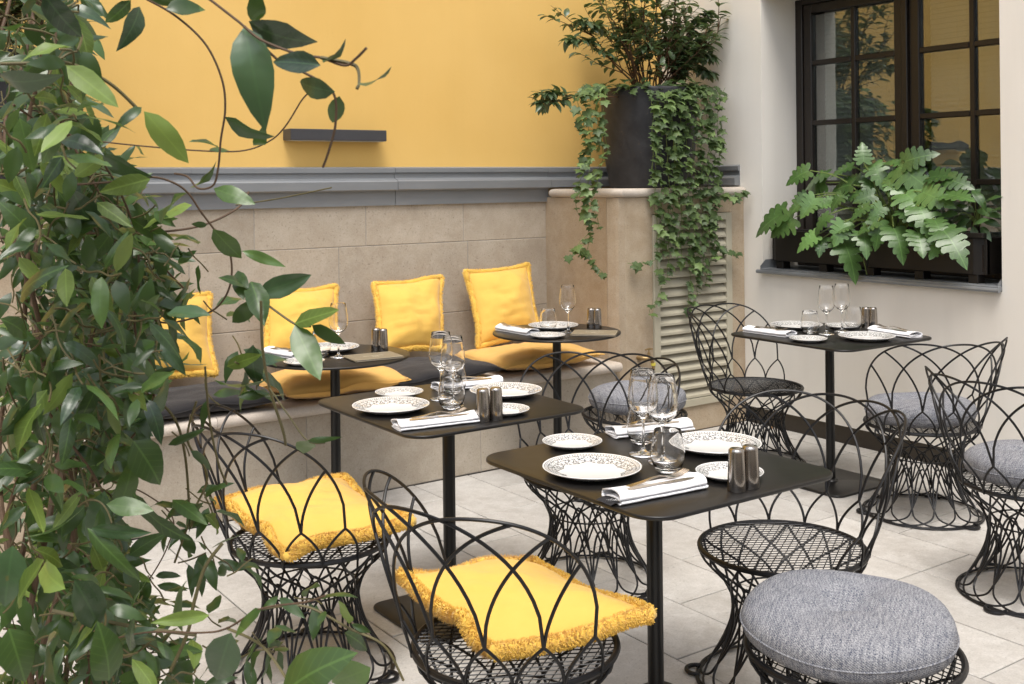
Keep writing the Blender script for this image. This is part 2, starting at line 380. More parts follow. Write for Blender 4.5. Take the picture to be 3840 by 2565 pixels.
# foliage
def leafmat(name, lo, hi, back, rough=.35, trans=.25, spec=.5, coat=0):
    k = NT(name); c = k.coord(); r = k.rand(); g = k.n('NewGeometry')
    n = k.noise(g.outputs['Position'], 14, 3); f = k.math('ADD', k.math('MULTIPLY', r, .75), k.math('MULTIPLY', n, .45), clamp=True)
    col = k.ramp(f, [(.12, lo), (.75, hi), (.97, tuple(min(1, x*1.7+.01) for x in hi))])
    # midrib on the object's own length
    sx = k.n('SeparateXYZ'); k.l(c, sx.inputs[0]); rib = k.math('LESS_THAN', k.math('ABSOLUTE', sx.outputs[0]), .012)
    vein = k.n('TexWave', wave_type='BANDS', bands_direction='Y'); k.l(k.mapping(c, (1, 1, 1)), vein.inputs['Vector']); vein.inputs['Scale'].default_value = 2.6; vein.inputs['Distortion'].default_value = 3.0
    col = k.mix(k.math('MULTIPLY', rib, .4), col, tuple(min(1, x*2.2) for x in hi))
    ax = k.math('ABSOLUTE', sx.outputs[0]); sv = k.math('SINE', k.math('MULTIPLY', k.math('SUBTRACT', sx.outputs[1], k.math('MULTIPLY', ax, 1.1)), 46))
    col = k.mix(k.math('MULTIPLY', k.ramp(sv, [(.86, 0.), (.98, 1.)]), .22), col, tuple(min(1, x*1.9) for x in hi))
    spot = k.ramp(k.noise(g.outputs['Position'], 60, 2), [(.70, 0.), (.76, 1.)]); col = k.mix(k.math('MULTIPLY', spot, k.math('MULTIPLY', k.math('GREATER_THAN', r, .7), .5)), col, (.16, .12, .03))
    col = k.mix(g.outputs['Backfacing'], col, back)
    k.set(col, k.math('MULTIPLY_ADD', n, .2, rough-.1), 0, spec)
    if coat: k.b.inputs['Coat Weight'].default_value = coat; k.b.inputs['Coat Roughness'].default_value = .18
    k.bump(k.math('ADD', k.math('MULTIPLY', vein.outputs[1], .12), n), .25, .0018)
    tl = k.n('BsdfTranslucent'); k.l(k.mix(.5, col, (hi[0]*2.2, hi[1]*2.4, hi[2]*.9)), tl.inputs['Color'])
    mx = k.n('MixShader'); mx.inputs[0].default_value = trans; k.l(k.b.outputs[0], mx.inputs[1]); k.l(tl.outputs[0], mx.inputs[2]); k.l(mx.outputs[0], k.out.inputs[0]); return k.m
M['vine'] = leafmat('glossy vine leaf', (.014,.034,.014), (.060,.112,.026), (.10,.15,.06), .34, .22, .55, .14)
M['ivy'] = leafmat('ivy leaf', (.030,.060,.022), (.105,.158,.050), (.14,.18,.08), .5, .2, .4)
M['camellia'] = leafmat('camellia leaf', (.028,.052,.028), (.080,.125,.055), (.10,.135,.06), .34, .18, .5, .15)
M['philo'] = leafmat('philodendron leaf', (.024,.060,.015), (.080,.155,.042), (.09,.135,.05), .33, .13, .5, .08)
M['lily'] = leafmat('peace lily leaf', (.03,.065,.02), (.06,.12,.035), (.08,.13,.05), .3, .2, .5, .12)
M['vine_dark'] = leafmat('dark vine leaf', (.010,.026,.014), (.036,.072,.027), (.07,.11,.045), .30, .10, .55, .2)
M['vine_light'] = leafmat('young vine leaf', (.06,.105,.022), (.135,.195,.045), (.14,.19,.06), .42, .32, .4, 0)
M['shoot'] = plain('olive brown shoot', (.115,.098,.042), .6, 0, .3, 60, .35, .4, .001)
M['gap'] = plain('shaded gap brown', (.09,.075,.058), .9)
M['dead'] = plain('dry brown leaf', (.25,.145,.07), .7)
M['stem'] = plain('brown vine stem', (.105,.066,.040), .7, 0, .3, 60, .35, .5, .001)
M['greenstem'] = plain('green stem', (.14,.20,.05), .5, 0, .4, 60, .2, .2, .001)
M['twig'] = plain('camellia twig', (.10,.058,.032), .8, 0, .2, 80, .3, .5, .001)

# ================================================================== SETTING
floor = MB().box(-14, 14, -14, 14, -.12, -.012).obj('floor', M['joint'], smooth=False); tag(floor, kind='structure')
PW, PL = .327, .655
def paver_mesh(L): return MB().box(-(PW-.006)/2, (PW-.006)/2, -(L-.006)/2, (L-.006)/2, -.028, 0, .002).mesh('paving_slab', M['paver'], smooth=False)
pm = paver_mesh(PL)
offs = {0: 2.57, 1: 2.90, 2: 2.575, 3: 2.575, 4: 2.575, 5: 2.91, 6: 2.945, 7: 2.61}
X0 = 2.43
for ci in range(-16, 9):
    xa = X0 + ci * PW
    y0 = offs.get(ci, 2.57 + (.327 if ci % 2 else 0) + .05 * math.sin(ci * 2.1))
    xc = xa + PW/2
    yend = 4.83; yj = y0 - 4 * PL
    while yj < yend - .01:
        L = min(PL, yend - yj)
        if ci == 8: me_w = None
        me = pm if L > PL - .002 else paver_mesh(L)
        o = link('paving_slab', me, floor, loc=(xc, yj + L/2, rnd.uniform(-.0012, .0004)), rot=(rnd.uniform(-.0015, .0015), rnd.uniform(-.002, .002), 0))
        if ci == 8:
            o.scale.x = (5.19 - xa) / PW; o.location.x = (xa + 5.19) / 2
        yj += PL
# shaded gap along the white wall
# --- back wall: yellow render over a stone dado with zinc flashing
yw = MB().box(-4, 5.4, 5.58, 5.9, -.02, 6.2).obj('yellow_wall', M['yellow'], smooth=False)
tag(yw, 'tall ochre yellow rendered wall above the grey zinc flashing', 'wall')
sw = thing('stone_wall', 'honey limestone block wall behind the bench, under the zinc flashing', 'wall', (2.6, 5.5, 0))
MB().box(-1.55, 1.59, .0035, .34, 0, 1.42).obj('wall_core', M['grout'], sw, smooth=False)
def blocks(parent, xs, z0, z1, y0, y1, ox, mat, name='stone_block', gap=.004):
    for a, b in zip(xs[:-1], xs[1:]):
        MB().box(a - ox + gap/2, b - ox - gap/2, y0 + rnd.uniform(-.0012, .0012), y1, z0 + gap/2, z1 - gap/2, .002).obj(name, mat, parent, smooth=False)
xs1 = [1.06, 1.52, 2.19, 2.85, 3.50, 4.17]; xs2 = [1.06, 1.84, 2.68, 3.53, 4.17]; xs3 = [1.06, 1.5, 2.3, 3.1, 3.85, 4.17]
blocks(sw, xs1, 1.184, 1.45, 0, .04, 2.6, M['stone_wall'])
blocks(sw, xs2, .766, 1.184, 0, .04, 2.6, M['stone_wall'])
blocks(sw, xs3, .44, .766, 0, .04, 2.6, M['stone_wall'])
# zinc flashing: fascia, nosing, sloped top, small upper nosing
fl = thing('zinc_flashing', 'grey zinc flashing strip capping the stone wall under the yellow render', 'flashing', (2.6, 5.5, 1.41))
prof = [(0.0, 0), (-.014, 0), (-.016, .085), (-.046, .083), (-.05, .09), (-.05, .135), (-.043, .143), (-.006, .155), (-.004, .182), (-.016, .184), (-.018, .188), (-.018, .212), (-.012, .216), (.09, .222), (.09, .0)]
def flash(x0, x1, dy=0): 
    pr = [(y - (dy if y < .05 else 0), z + (dy*.5 if 0 < z < .2 else 0)) for y, z in prof]
    return MB().extrude_x([(y, z) for y, z in pr], x0 - 2.6, x1 - 2.6)
for i, (a, b) in enumerate(((-.5, .62), (.62, 1.85), (1.85, 3.03), (3.03, 4.124))):
    flash(a + .0015, b, .003 * (i % 2)).obj('flashing_section', M['lead'], fl, smooth=False)
fl2 = thing('zinc_flashing', 'dark grey zinc flashing strip behind the ivy pot, turning the corner to the white wall', 'flashing', (2.6, 5.5, 1.41))
pr2 = [p for p in prof if p[1] >= .083 or p[0] >= 0]; pr2 = [(y, max(z, .09)) for y, z in pr2]
MB().extrude_x(pr2, 4.128 - 2.6, 5.17 - 2.6).obj('flashing_section', M['lead'], fl2, smooth=False)
m = MB()
n = len(pr2)   # the return along the white wall: same profile turned 90 degrees
vs = [(5.19 + y - 2.6, yy - 5.5, z) for yy in (5.46, 4.86) for y, z in [(min(a, .0) , b) for a, b in pr2]]
m.add(vs, [tuple(range(n)), tuple(range(2*n-1, n-1, -1))] + [(i, n+i, n+(i+1) % n, (i+1) % n) for i in range(n)])
m.obj('flashing_return', M['lead'], fl2, smooth=False)
# --- white wall with the window opening
WX = 5.19; WY0, WY1, WZ0, WZ1 = 3.09, 4.675, .985, 2.68
ww = MB()
ww.box(WX, WX+.36, -4.2, 5.58, .10, WZ0 - .03)
ww.box(WX, WX+.36, -4.2, 5.58, WZ1, 6.2)
ww.box(WX, WX+.36, WY1, 5.58, WZ0 - .03, WZ1)
ww.box(WX, WX+.36, -4.2, WY0, WZ0 - .03, WZ1)
wwo = ww.obj('white_wall', M['white'], smooth=False); tag(wwo, 'off white rendered wall around the dark framed window', 'wall')
MB().box(WX + .035, WX+.3, -4.2, 4.83, -.02, .10).obj('wall_base_shade_strip', M['gap'], wwo, smooth=False)  # recessed strip, its dark brown stands for the shadow under the wall
# far sides of the courtyard (behind the viewpoint): they close the light well
cw = MB().box(-4.2, -4.0, -4.2, 5.9, -.02, 3.2).obj('courtyard_wall', M['white'], smooth=False); tag(cw, 'plain white rendered wall closing the courtyard on the left', 'wall')
cw = MB().box(-4, 5.19, -4.4, -4.2, -.02, 3.2).obj('courtyard_wall', M['white'], smooth=False); tag(cw, 'plain white rendered wall closing the courtyard behind the viewpoint', 'wall')
# --- stone piers carrying the pots
def pier(name_lab, x0, x1, chl, loc):
    t = thing('stone_pier', name_lab, 'pier', loc)
    ox, oy = loc[0], loc[1]
    c = .073
    pl = [(x0+c, 4.83), (x1, 4.83), (x1, 5.5), (x0, 5.5), (x0, 4.83+c)]
    P = lambda q: [(x - ox, y - oy) for x, y in q]
    # left cheek, corner strip and front slabs
    MB().prism(P([(x0, 4.83+c+.003), (x0+.05, 4.83+c+.003), (x0+.05, 5.5), (x0, 5.5)]), 0.002, 1.437).obj('side_slab', M['stone_pier'], t, smooth=False)
    # rounded-back corner strip: shallow cove
    cov = [(x0, 4.83+c)] + [(x0 + c*.5 + .004 - c*.5*math.cos(a) + .006*math.sin(2*a), 4.83 + c - c*math.sin(a)) for a in (PI/8, PI/4, 3*PI/8)] + [(x0+c, 4.83), (x0+c+.01, 4.88), (x0+.05, 4.83+c+.01)]
    MB().prism(P(cov), 0.002, 1.4365).obj('corner_strip', M['stone_pier'], t, smooth=False)
    return t, P, c
pr_, P, c = pier('limestone pier with a rounded cap carrying the dark pot beside the white wall', 4.115, 5.19, True, (4.65, 5.15, 0))
lx0, lx1, lz0, lz1 = 4.405, 5.065, .155, 1.33
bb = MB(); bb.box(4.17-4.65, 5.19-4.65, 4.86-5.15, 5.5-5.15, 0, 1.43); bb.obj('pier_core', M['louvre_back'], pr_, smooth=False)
for (a, b, z0, z1) in ((4.189, 4.404, .002, 1.437), (5.066, 5.189, .002, 1.437), (4.406, 5.064, 1.333, 1.437), (4.406, 5.064, .002, .152)):
    MB().box(a-4.65, b-4.65, 4.83-5.15, 4.86-5.15, z0, z1, .002).obj('front_slab', M['stone_pier'], pr_, smooth=False)
def capstone(t, poly, ox, oy, z0, z1):
    mb = MB(); n = len(poly); ring = []
    cxm = sum(p[0] for p in poly)/n; cym = sum(p[1] for p in poly)/n
    rows = []
    for k in range(9):
        a = -PI/2 + PI*k/8; rows.append((-(1-math.cos(a))*(z1-z0)*.45, (z0+z1)/2 + math.sin(a)*(z1-z0)/2))
    vs = []
    for d, z in rows:
        for i, p in enumerate(poly):
            a = Vector(poly[i-1]); b = Vector(poly[(i+1) % n]); q = Vector(p); e1 = (q-a).normalized(); e2 = (b-q).normalized()
            n1 = Vector((e1.y, -e1.x)); n2 = Vector((e2.y, -e2.x)); bi = (n1+n2); bi = bi / max(.3, bi.dot(n1))
            r = q + bi*d; vs.append((r.x-ox, r.y-oy, z))
    fs = [tuple(range(n-1, -1, -1)), tuple(8*n+i for i in range(n))]
    for k in range(8):
        for i in range(n): fs.append((k*n+i, k*n+(i+1) % n, (k+1)*n+(i+1) % n, (k+1)*n+i))
    mb.add(vs, fs); return mb.obj('cap_slab', M['stone_cap'], t)
capstone(pr_, [(4.095, 5.44), (4.095, 4.875), (4.15, 4.806), (4.62, 4.806), (4.62, 5.44)], 4.65, 5.15, 1.438, 1.49)
capstone(pr_, [(4.622, 5.44), (4.622, 4.806), (5.188, 4.806), (5.188, 5.44)], 4.65, 5.15, 1.438, 1.49)
# left pier, mostly behind the vine
lp = thing('stone_pier', 'limestone pier carrying the dark pot at the left, behind the climbing vine', 'pier', (.45, 5.15, 0))
MB().box(-.62, .61, -.32, .35, .001, .72, .003).obj('front_slab', M['stone_pier'], lp, smooth=False)
MB().box(-.62, .61, -.321, .35, .724, 1.437, .003).obj('front_slab', M['stone_pier'], lp, smooth=False)
capstone(lp, [(-.2, 5.44), (-.2, 4.806), (1.08, 4.806), (1.08, 5.44)], .45, 5.15, 1.438, 1.49)
# --- louvre panel in the pier front
lv = thing('louvre_panel', 'olive grey metal louvre vent set in the front of the pier', 'vent', (4.735, 4.83, lz0))
hw = (lx1-lx0)/2; H_ = lz1-lz0
for (a, b, z0, z1) in ((-hw, -hw+.048, 0, H_), (hw-.048, hw, 0, H_)):
    MB().box(a, b, -.014, .03, z0, z1, .002).obj('frame_rail', M['louvre'], lv, smooth=False)
MB().box(-hw+.0485, hw-.0485, -.014, .03, H_-.042, H_, .002).obj('frame_rail', M['louvre'], lv, smooth=False)
MB().box(-hw+.0485, hw-.0485, -.014, .03, 0, .045, .002).obj('frame_rail', M['louvre'], lv, smooth=False)
NSL = 19; pitch = (H_ - .045 - .042) / NSL
slm = MB().extrude_x([(.030, .058), (.024, .058), (-.010, .018), (-.010, .004), (-.004, .004), (-.003, .016), (.030, .054)], -hw+.0486, hw-.0486).mesh('slat', M['louvre'], smooth=False)
for i in range(NSL): link('slat', slm, lv, loc=(0, 0, .045 + i*pitch + .001))
# --- bench
bn = thing('stone_bench', 'long limestone bench along the wall under the yellow cushions', 'bench', (2.6, 4.83, 0))
blocks(bn, [1.065, 2.174, 3.171, 4.11], .002, .432, 0, .03, 2.6, M['stone_wall'], 'front_slab')
MB().box(-1.53, 1.505, .0035, .66, .001, .43).obj('bench_core', M['grout'], bn, smooth=False)
def nosing(x0, x1):
    pr = [(.67, .434), (-.02, .434)] + [(-.035 - .024*math.sin(a), .462 - .026*math.cos(a)) for a in [PI*i/8 for i in range(9)]] + [(-.02, .488), (.67, .488)]
    return MB().extrude_x(pr[::-1], x0-2.6, x1-2.6)
for a, b in zip([1.065, 1.72, 2.5, 3.345], [1.718, 2.498, 3.343, 4.112]): nosing(a, b).obj('seat_slab', M['stone_cap'], bn, angle=50)
# --- wall lamp
lm = thing('wall_lamp', 'slim anthracite box wall lamp on the yellow wall', 'lamp', (2.683, 5.58, 1.806))
MB().box(-.292, .292, -.105, 0, -.031, .031, .003).obj('lamp_body', M['lamp'], lm, smooth=False)
MB().box(-.283, .283, -.098, -.012, -.033, -.0305).obj('diffuser', M['blind'], lm, smooth=False)
# --- water tap on the pier
tp = thing('water_tap', 'small weathered brass water tap with a yellow ring beside the louvre', 'tap', (4.37, 4.83, .75))
ctr = atY(2436, 1344, 4.77); tp.location = (ctr.x, 4.83, ctr.z)
m = MB(); m.tube([(-.035, 0, .0), (-.035, -.03, .0), (-.02, -.05, .0), (0, -.055, .0), (.02, -.058, -.012), (.028, -.06, -.04)], [.013, .012, .011, .014, .011, .010], 10); m.tube([(0, -.055, 0), (0, -.055, .035)], [.012, .008], 10)
m.lathe([(.018, 0), (.018, .004)], 12, (-.035, 0, 0)); m.obj('tap_body', M['brass'], tp)
MB().tube([(0, -.055, .035), (0, -.055, .05)], .004, 8).tube([(-.028, -.055, .052), (0, -.055, .055), (.028, -.055, .052)], [.004, .007, .004], 8).obj('handle', M['brass'], tp)
MB().tube([(.028, -.06, -.030), (.029, -.06, -.045)], .0145, 12).obj('hose_ring', M['tape'], tp)
MB().tube([(.029, -.06, -.045), (.029, -.06, -.07)], .009, 10).obj('spout', M['brass'], tp)

# --- window
FX = 5.54
wd = thing('casement_window', 'dark brown framed casement window with small panes above the planter', 'window', (FX, (WY0+WY1)/2, WZ0))
oy = (WY0+WY1)/2; zt = WZ1 - WZ0
def wb(name, y0, y1, z0, z1, x0, x1, par=None, mat='dark_wood', bev=.004):
    return MB().box(x0, x1, y0-oy, y1-oy, z0, z1, bev).obj(name, M[mat], par or wd, smooth=False)
wb('frame', WY1-.055, WY1-.001, 0, zt, -.03, .06); wb('frame', WY0+.001, WY0+.05, 0, zt, -.03, .06)
wb('frame', WY0+.05, WY1-.055, zt-.035, zt, -.03, .06); wb('frame', WY0+.05, WY1-.055, 0, .05, -.03, .06)
wb('mullion', 3.846, 3.886, .05, zt-.035, -.042, .055)
zm = [2.27-WZ0, 1.89-WZ0, 1.51-WZ0, 1.135-WZ0]
def sash(y0, y1, vm):
    s_ = wb('sash', y1-.062, y1, .052, zt-.037, -.018, .045)
    for a, b, z0, z1 in ((y0, y0+.062, .052, zt-.037), (y0+.062, y1-.062, .052, .115), (y0+.062, y1-.062, zt-.095, zt-.037)):
        MB().box(-.018, .045, a-oy, b-oy, z0, z1, .004).obj('sash_rail', M['dark_wood'], s_, smooth=False)
    MB().box(-.012, .035, vm-.016-oy, vm+.016-oy, .115, zt-.095, .004).obj('muntin', M['dark_wood'], s_, smooth=False)
    for z in zm:
        for a, b in ((y0+.062, vm-.016), (vm+.016, y1-.062)):
            MB().box(-.015, .033, a-oy, b-oy, z-.016, z+.016, .004).obj('muntin', M['dark_wood'], s_, smooth=False)
    zz = [.115] + sorted(zm) + [zt-.095]
    for a, b in ((y0+.062, vm-.016), (vm+.016, y1-.062)):
        for z0, z1 in zip(zz[:-1], zz[1:]):
            MB().box(.008, .012, a-oy+.001, b-oy-.001, z0+.012, z1-.012).obj('pane', M['pane'], s_, smooth=False)
sash(3.887, 4.619, 4.245); sash(3.141, 3.845, 3.455)
rm = MB()
rm.box(FX+.75, FX+.78, WY0-.4, WY1+.4, .5, 3.2); rm.box(FX+.061, FX+.75, WY0-.4, WY0-.38, .5, 3.2); rm.box(FX+.061, FX+.75, WY1+.38, WY1+.4, .5, 3.2)
rm.box(FX+.061, FX+.75, WY0-.38, WY1+.38, .5, .52); rm.box(FX+.061, FX+.75, WY0-.38, WY1+.38, 3.18, 3.2)
rm.v = [(x-FX, y-oy, z-WZ0) for x, y, z in rm.v]; rm.obj('room_lining', M['room'], wd, smooth=False)
slb = MB().add([(-.006, 0, 0), (.003, 0, .0305), (.003, .60, .0305), (-.006, .60, 0)], [(0, 1, 2, 3)]).mesh('slat', M['blind'], smooth=False)
for lab, y0 in (('pale venetian blind behind the left window sash', 3.95), ('pale venetian blind behind the right window sash', 3.19)):
    bl = thing('venetian_blind', lab, 'blind', (FX+.11, y0, WZ0+.12))
    i = 0
    while i*.030 < 1.48:
        link('slat', slb, bl, loc=(0, 0, i*.030)); i += 1
    for yy in (.12, .42): MB().tube([(-.010, yy, -.02), (-.010, yy, 1.5)], .0012, 4).obj('cord', M['blind'], bl)
# sill
sl_ = thing('window_sill', 'dark zinc window sill with rolled edge under the planter', 'sill', (WX, oy, WZ0))
m = MB().box(-.03, .35, WY0-oy+.001, WY1-oy-.001, -.029, -.002, .002)
m.tube([(-.034, WY0-oy-.005, -.022), (-.034, WY1-oy+.02, -.022)], .012, 10)
m.obj('sill_plate', M['lead'], sl_, angle=30)
for s_, yy in ((1, WY1), (-1, WY0)):
    MB().add([(-.03, yy-oy-s_*.004, -.01), (.16, yy-oy-s_*.004, -.01), (.16, yy-oy-s_*.004, .05), (.02, yy-oy-s_*.004, .05), (-.03, yy-oy-s_*.004, .012)], [(0, 1, 2, 3, 4)]).obj('upstand', M['lead'], sl_, smooth=False)
# planter trough
tr = thing('planter_trough', 'long dark brown planter trough on feet on the window sill', 'planter', (5.31, 3.92, WZ0))
def tb(name, x0, x1, y0, y1, z0, z1, mat='trough', b=.003): return MB().box(x0-5.31, x1-5.31, y0-3.92, y1-3.92, z0, z1, b).obj(name, M[mat], tr, smooth=False)
tb('front_board', 5.215, 5.232, 3.26, 3.915, .045, .235); tb('front_board', 5.215, 5.232, 3.918, 4.60, .045, .235)
tb('back_board', 5.42, 5.436, 3.2, 4.64, .045, .235); tb('end_board', 5.235, 5.419, 4.625, 4.64, .045, .235); tb('end_board', 5.235, 5.419, 3.2, 3.215, .045, .235)
for (y, s_) in ((3.23, 1), (4.615, -1)):
    MB().prism([(a-5.31, b-3.92) for a, b in ((5.215, y+s_*.03), (5.245, y-s_*.03), (5.262, y-s_*.03), (5.262, y+s_*.03))][::s_], .045, .24).obj('corner_post', M['trough'], tr, smooth=False)
tb('base_board', 5.233, 5.419, 3.216, 4.624, .045, .06); tb('soil', 5.233, 5.419, 3.216, 4.624, .06, .20, 'soil', 0)
tb('rim', 5.205, 5.24, 3.2, 3.42, .236, .262)
for y in (3.27, 3.59, 3.91, 4.24, 4.57): tb('foot', 5.222, 5.29, y-.028, y+.028, -.002, .044)

# ================================================================== TABLES
TZ = .745
def table_parts(t, poly, basepoly):
    slab_poly(MB(), poly, TZ-.011, TZ, .003).obj('tabletop', M['table'], t, angle=60)
    MB().tube([(0, 0, .012), (0, 0, TZ-.0115)], .0225, 24).obj('pole', M['pole'], t)
    MB().lathe([(.06, TZ-.016), (.06, TZ-.0112), (.001, TZ-.0112)], 20).obj('mount_plate', M['pole'], t)
    b = slab_poly(MB(), basepoly, .002, .012, .003); b.lathe([(.036, .0121), (.032, .020), (.023, .024)], 20); b.obj('base_plate', M['table'], t, angle=60)
def square_table(lab, x, y, wx, wy, rz=0):
    t = thing('square_table', lab, 'table', (x, y, 0), rz, 'square black bistro tables')
    table_parts(t, rrect(wx, wy, .085, 10), rrect(.43, .43, .05, 6)); return t
square_table('square black table nearest the viewer, with the tagged napkin on its front corner', 2.068, 2.272, .70, .76)
square_table('square black table between the bench tables and the nearest square table', 2.045, 3.327, .72, .76)
square_table('square black table under the window planter by the white wall', 4.475, 3.595, .72, .76)
circ = lambda r, n=64: [(r*math.cos(2*PI*k/n), r*math.sin(2*PI*k/n)) for k in range(n)]
def round_table(lab, x, y, r):
    t = thing('round_table', lab, 'table', (x, y, 0), 0, 'round black bench tables'); table_parts(t, circ(r), circ(.21, 40)); return t
round_table('round black table at the left half hidden by vine leaves', 2.212, 4.592, .345)
round_table('round black table before the rightmost bench cushion, by the pier', 3.485, 4.572, .338)

# ================================================================== CHAIRS
def surf_back(z):
    K = [(.38, .250), (.42, .256), (.46, .268), (.52, .290), (.60, .313), (.70, .336), (.76, .350), (.84, .366)]
    for (a, ra), (b, rb) in zip(K[:-1], K[1:]):
        if z <= b: return lerp(ra, rb, (z-a)/(b-a))
    return K[-1][1]
def cyl(r, deg, z): a = math.radians(deg); return Vector((r*math.cos(a), r*math.sin(a), z))
ZN = .52; SEAT = .412; NW = 14; STEP = 360/NW
NODES = [STEP*(i-3.5) for i in range(8)]
def hoop_pt(i, t, zp=.824):
    z = ZN + (zp-ZN) * max(0, 1-abs(2*t-1)**2.15)**.60
    return cyl(surf_back(z), STEP*(i-3.5) + 4*STEP*t, z)
def chair_meshes():
    out = {}
    out['back_hoop'] = [MB().tube([hoop_pt(i, k/40) for k in range(41)], .0043, 7).mesh('back_hoop', M['black_metal']) for i in range(4)]
    out['back_wire'] = []                                   # outer wires, welded to the first and last hoop where they meet it
    for i in (-3, -2, -1):                                  # hoop i meets hoop 0 half way between their middles
        te = ((i + 4)/2 - i)/4
        out['back_wire'].append(MB().tube([hoop_pt(i, lerp(1, te, k/18)) for k in range(19)], .0043, 7).mesh('back_wire', M['black_metal']))
        j = 3 - i; te = ((j + 7)/2 - j)/4
        out['back_wire'].append(MB().tube([hoop_pt(j, lerp(0, te, k/18)) for k in range(19)], .0043, 7).mesh('back_wire', M['black_metal']))
    m = MB()                                                # small arches from each node down to the seat ring
    for th in NODES:
        for s_ in (-1, 1):
            pts = []
            for k in range(13):
                t = k/12; z = lerp(ZN, SEAT-.008, t**1.25); ph = th + s_*STEP/2*math.sin(t*PI/2)**1.15
                pts.append(cyl(surf_back(z), ph, z))
            m.tube(pts, .0040, 6)
    out['lower_arches'] = m.mesh('lower_arches', M['black_metal'])
    rr = .248
    out['seat_rim'] = MB().tube([cyl(rr, 360*k/64, SEAT) for k in range(64)], .0085, 8, True).mesh('seat_rim', M['black_metal'])
    m = MB(); d = .0205
    for ang in (32, -32):
        u = Vector((math.cos(math.radians(ang)), math.sin(math.radians(ang)), 0)); v = Vector((-u.y, u.x, 0))
        k = int(rr/d)
        for j in range(-k, k+1):
            o = j*d; h2 = rr*rr - o*o
            if h2 < .0004: continue
            h = math.sqrt(h2)+.002; m.tube([v*o - u*h + Vector((0, 0, SEAT+.0025)), v*o + u*h + Vector((0, 0, SEAT+.0025))], .0016, 4, caps=False)
    out['seat_mesh'] = m.mesh('seat_mesh', M['black_metal'])
    m = MB(); ZF = SEAT/.452; h_ = STEP/30
    K = [(.446, .252, 0), (.412, .236, 7), (.372, .200, 21), (.325, .168, 38), (.255, .150, 54), (.175, .163, 64), (.115, .188, 71), (.078, .208, 75), (.040, .228, 80), (.016, .245, 95), (.0085, .256, 114), (.007, .262, 132)]
    for k0 in range(NW):
        for s_ in (-1, 1):
            base = STEP*(k0 + .5)
            m.tube(catmull([cyl(r, base + s_*d_*h_, max(.0065, z*ZF)) for z, r, d_ in K], 4), .0038, 6)
    L = [(.078, .208, 0), (.12, .185, 1.2), (.185, .160, 3.5), (.235, .151, 8), (.258, .150, 15), (.235, .151, 22), (.185, .160, 26.5), (.12, .185, 28.8), (.078, .208, 30)]
    for k0 in range(NW):
        m.tube(catmull([cyl(r, STEP*k0 + d_*h_, z*ZF) for z, r, d_ in L], 4), .0038, 6)
    m.tube([cyl(.2625, 360*k/60, .006) for k in range(60)], .0038, 6, True)
    m.tube([cyl(.151, 360*k/40, .265) for k in range(40)], .003, 6, True)
    out['wire_base'] = m.mesh('wire_base', M['black_metal'])
    out['foot'] = []
    for a0 in (10, 130, 250):
        c_ = cyl(.262, a0, .0085); pts = []
        for k in range(13):
            a = math.radians(a0 - 110 + 220*k/12); pts.append(c_ + Vector((.033*math.cos(a), .033*math.sin(a), 0)))
        out['foot'].append(MB().tube(pts, .0068, 8).mesh('foot', M['black_metal']))
    return out
CM = chair_meshes()
def wire_chair(lab, x, y, back_deg, group='black wire chairs', back=True):
    """back_deg: compass in plan (degrees counter-clockwise from +X) of the middle of the backrest"""
    t = thing('wire_chair' if back else 'wire_stool', lab, 'chair' if back else 'stool', (x, y, 0), math.radians(back_deg), group)
    if back:
        for me in CM['back_hoop']: link('back_hoop', me, t)
        for me in CM['back_wire']: link('back_wire', me, t)
        link('lower_arches', CM['lower_arches'], t)
    link('seat_rim', CM['seat_rim'], t); link('seat_mesh', CM['seat_mesh'], t); link('wire_base', CM['wire_base'], t)
    for me in CM['foot']: link('foot', me, t)
    return t
wire_chair('black wire chair with a yellow fringed cushion, left of the middle square table', 1.455, 3.21, 176)
wire_chair('black wire chair with a yellow fringed cushion, nearest chair in front of the vine', 1.525, 2.18, 183)
wire_chair('empty black wire chair between two square tables, seat half under the nearest table', 2.64, 3.27, 28.6)
wire_chair('empty black wire chair before the louvre panel, with the ivy tip over its back', 4.47, 4.09, 107)
wire_chair('empty black wire chair at the right of the nearest table, mesh seat showing', 2.58, 2.26, 359)
wire_chair('black wire chair with a round grey cushion under the window, right of the wall table', 4.40, 3.02, 254)
wire_chair('black wire chair cut by the right picture edge, with a round grey cushion', 3.86, 2.19, 172)
wire_chair('backless black wire stool with a round grey cushion in front of the pier', 3.50, 3.98, 20, 'black wire stools', False)
wire_chair('backless black wire stool in the front right corner under a large grey cushion', 2.15, 1.668, 60, 'black wire stools', False)

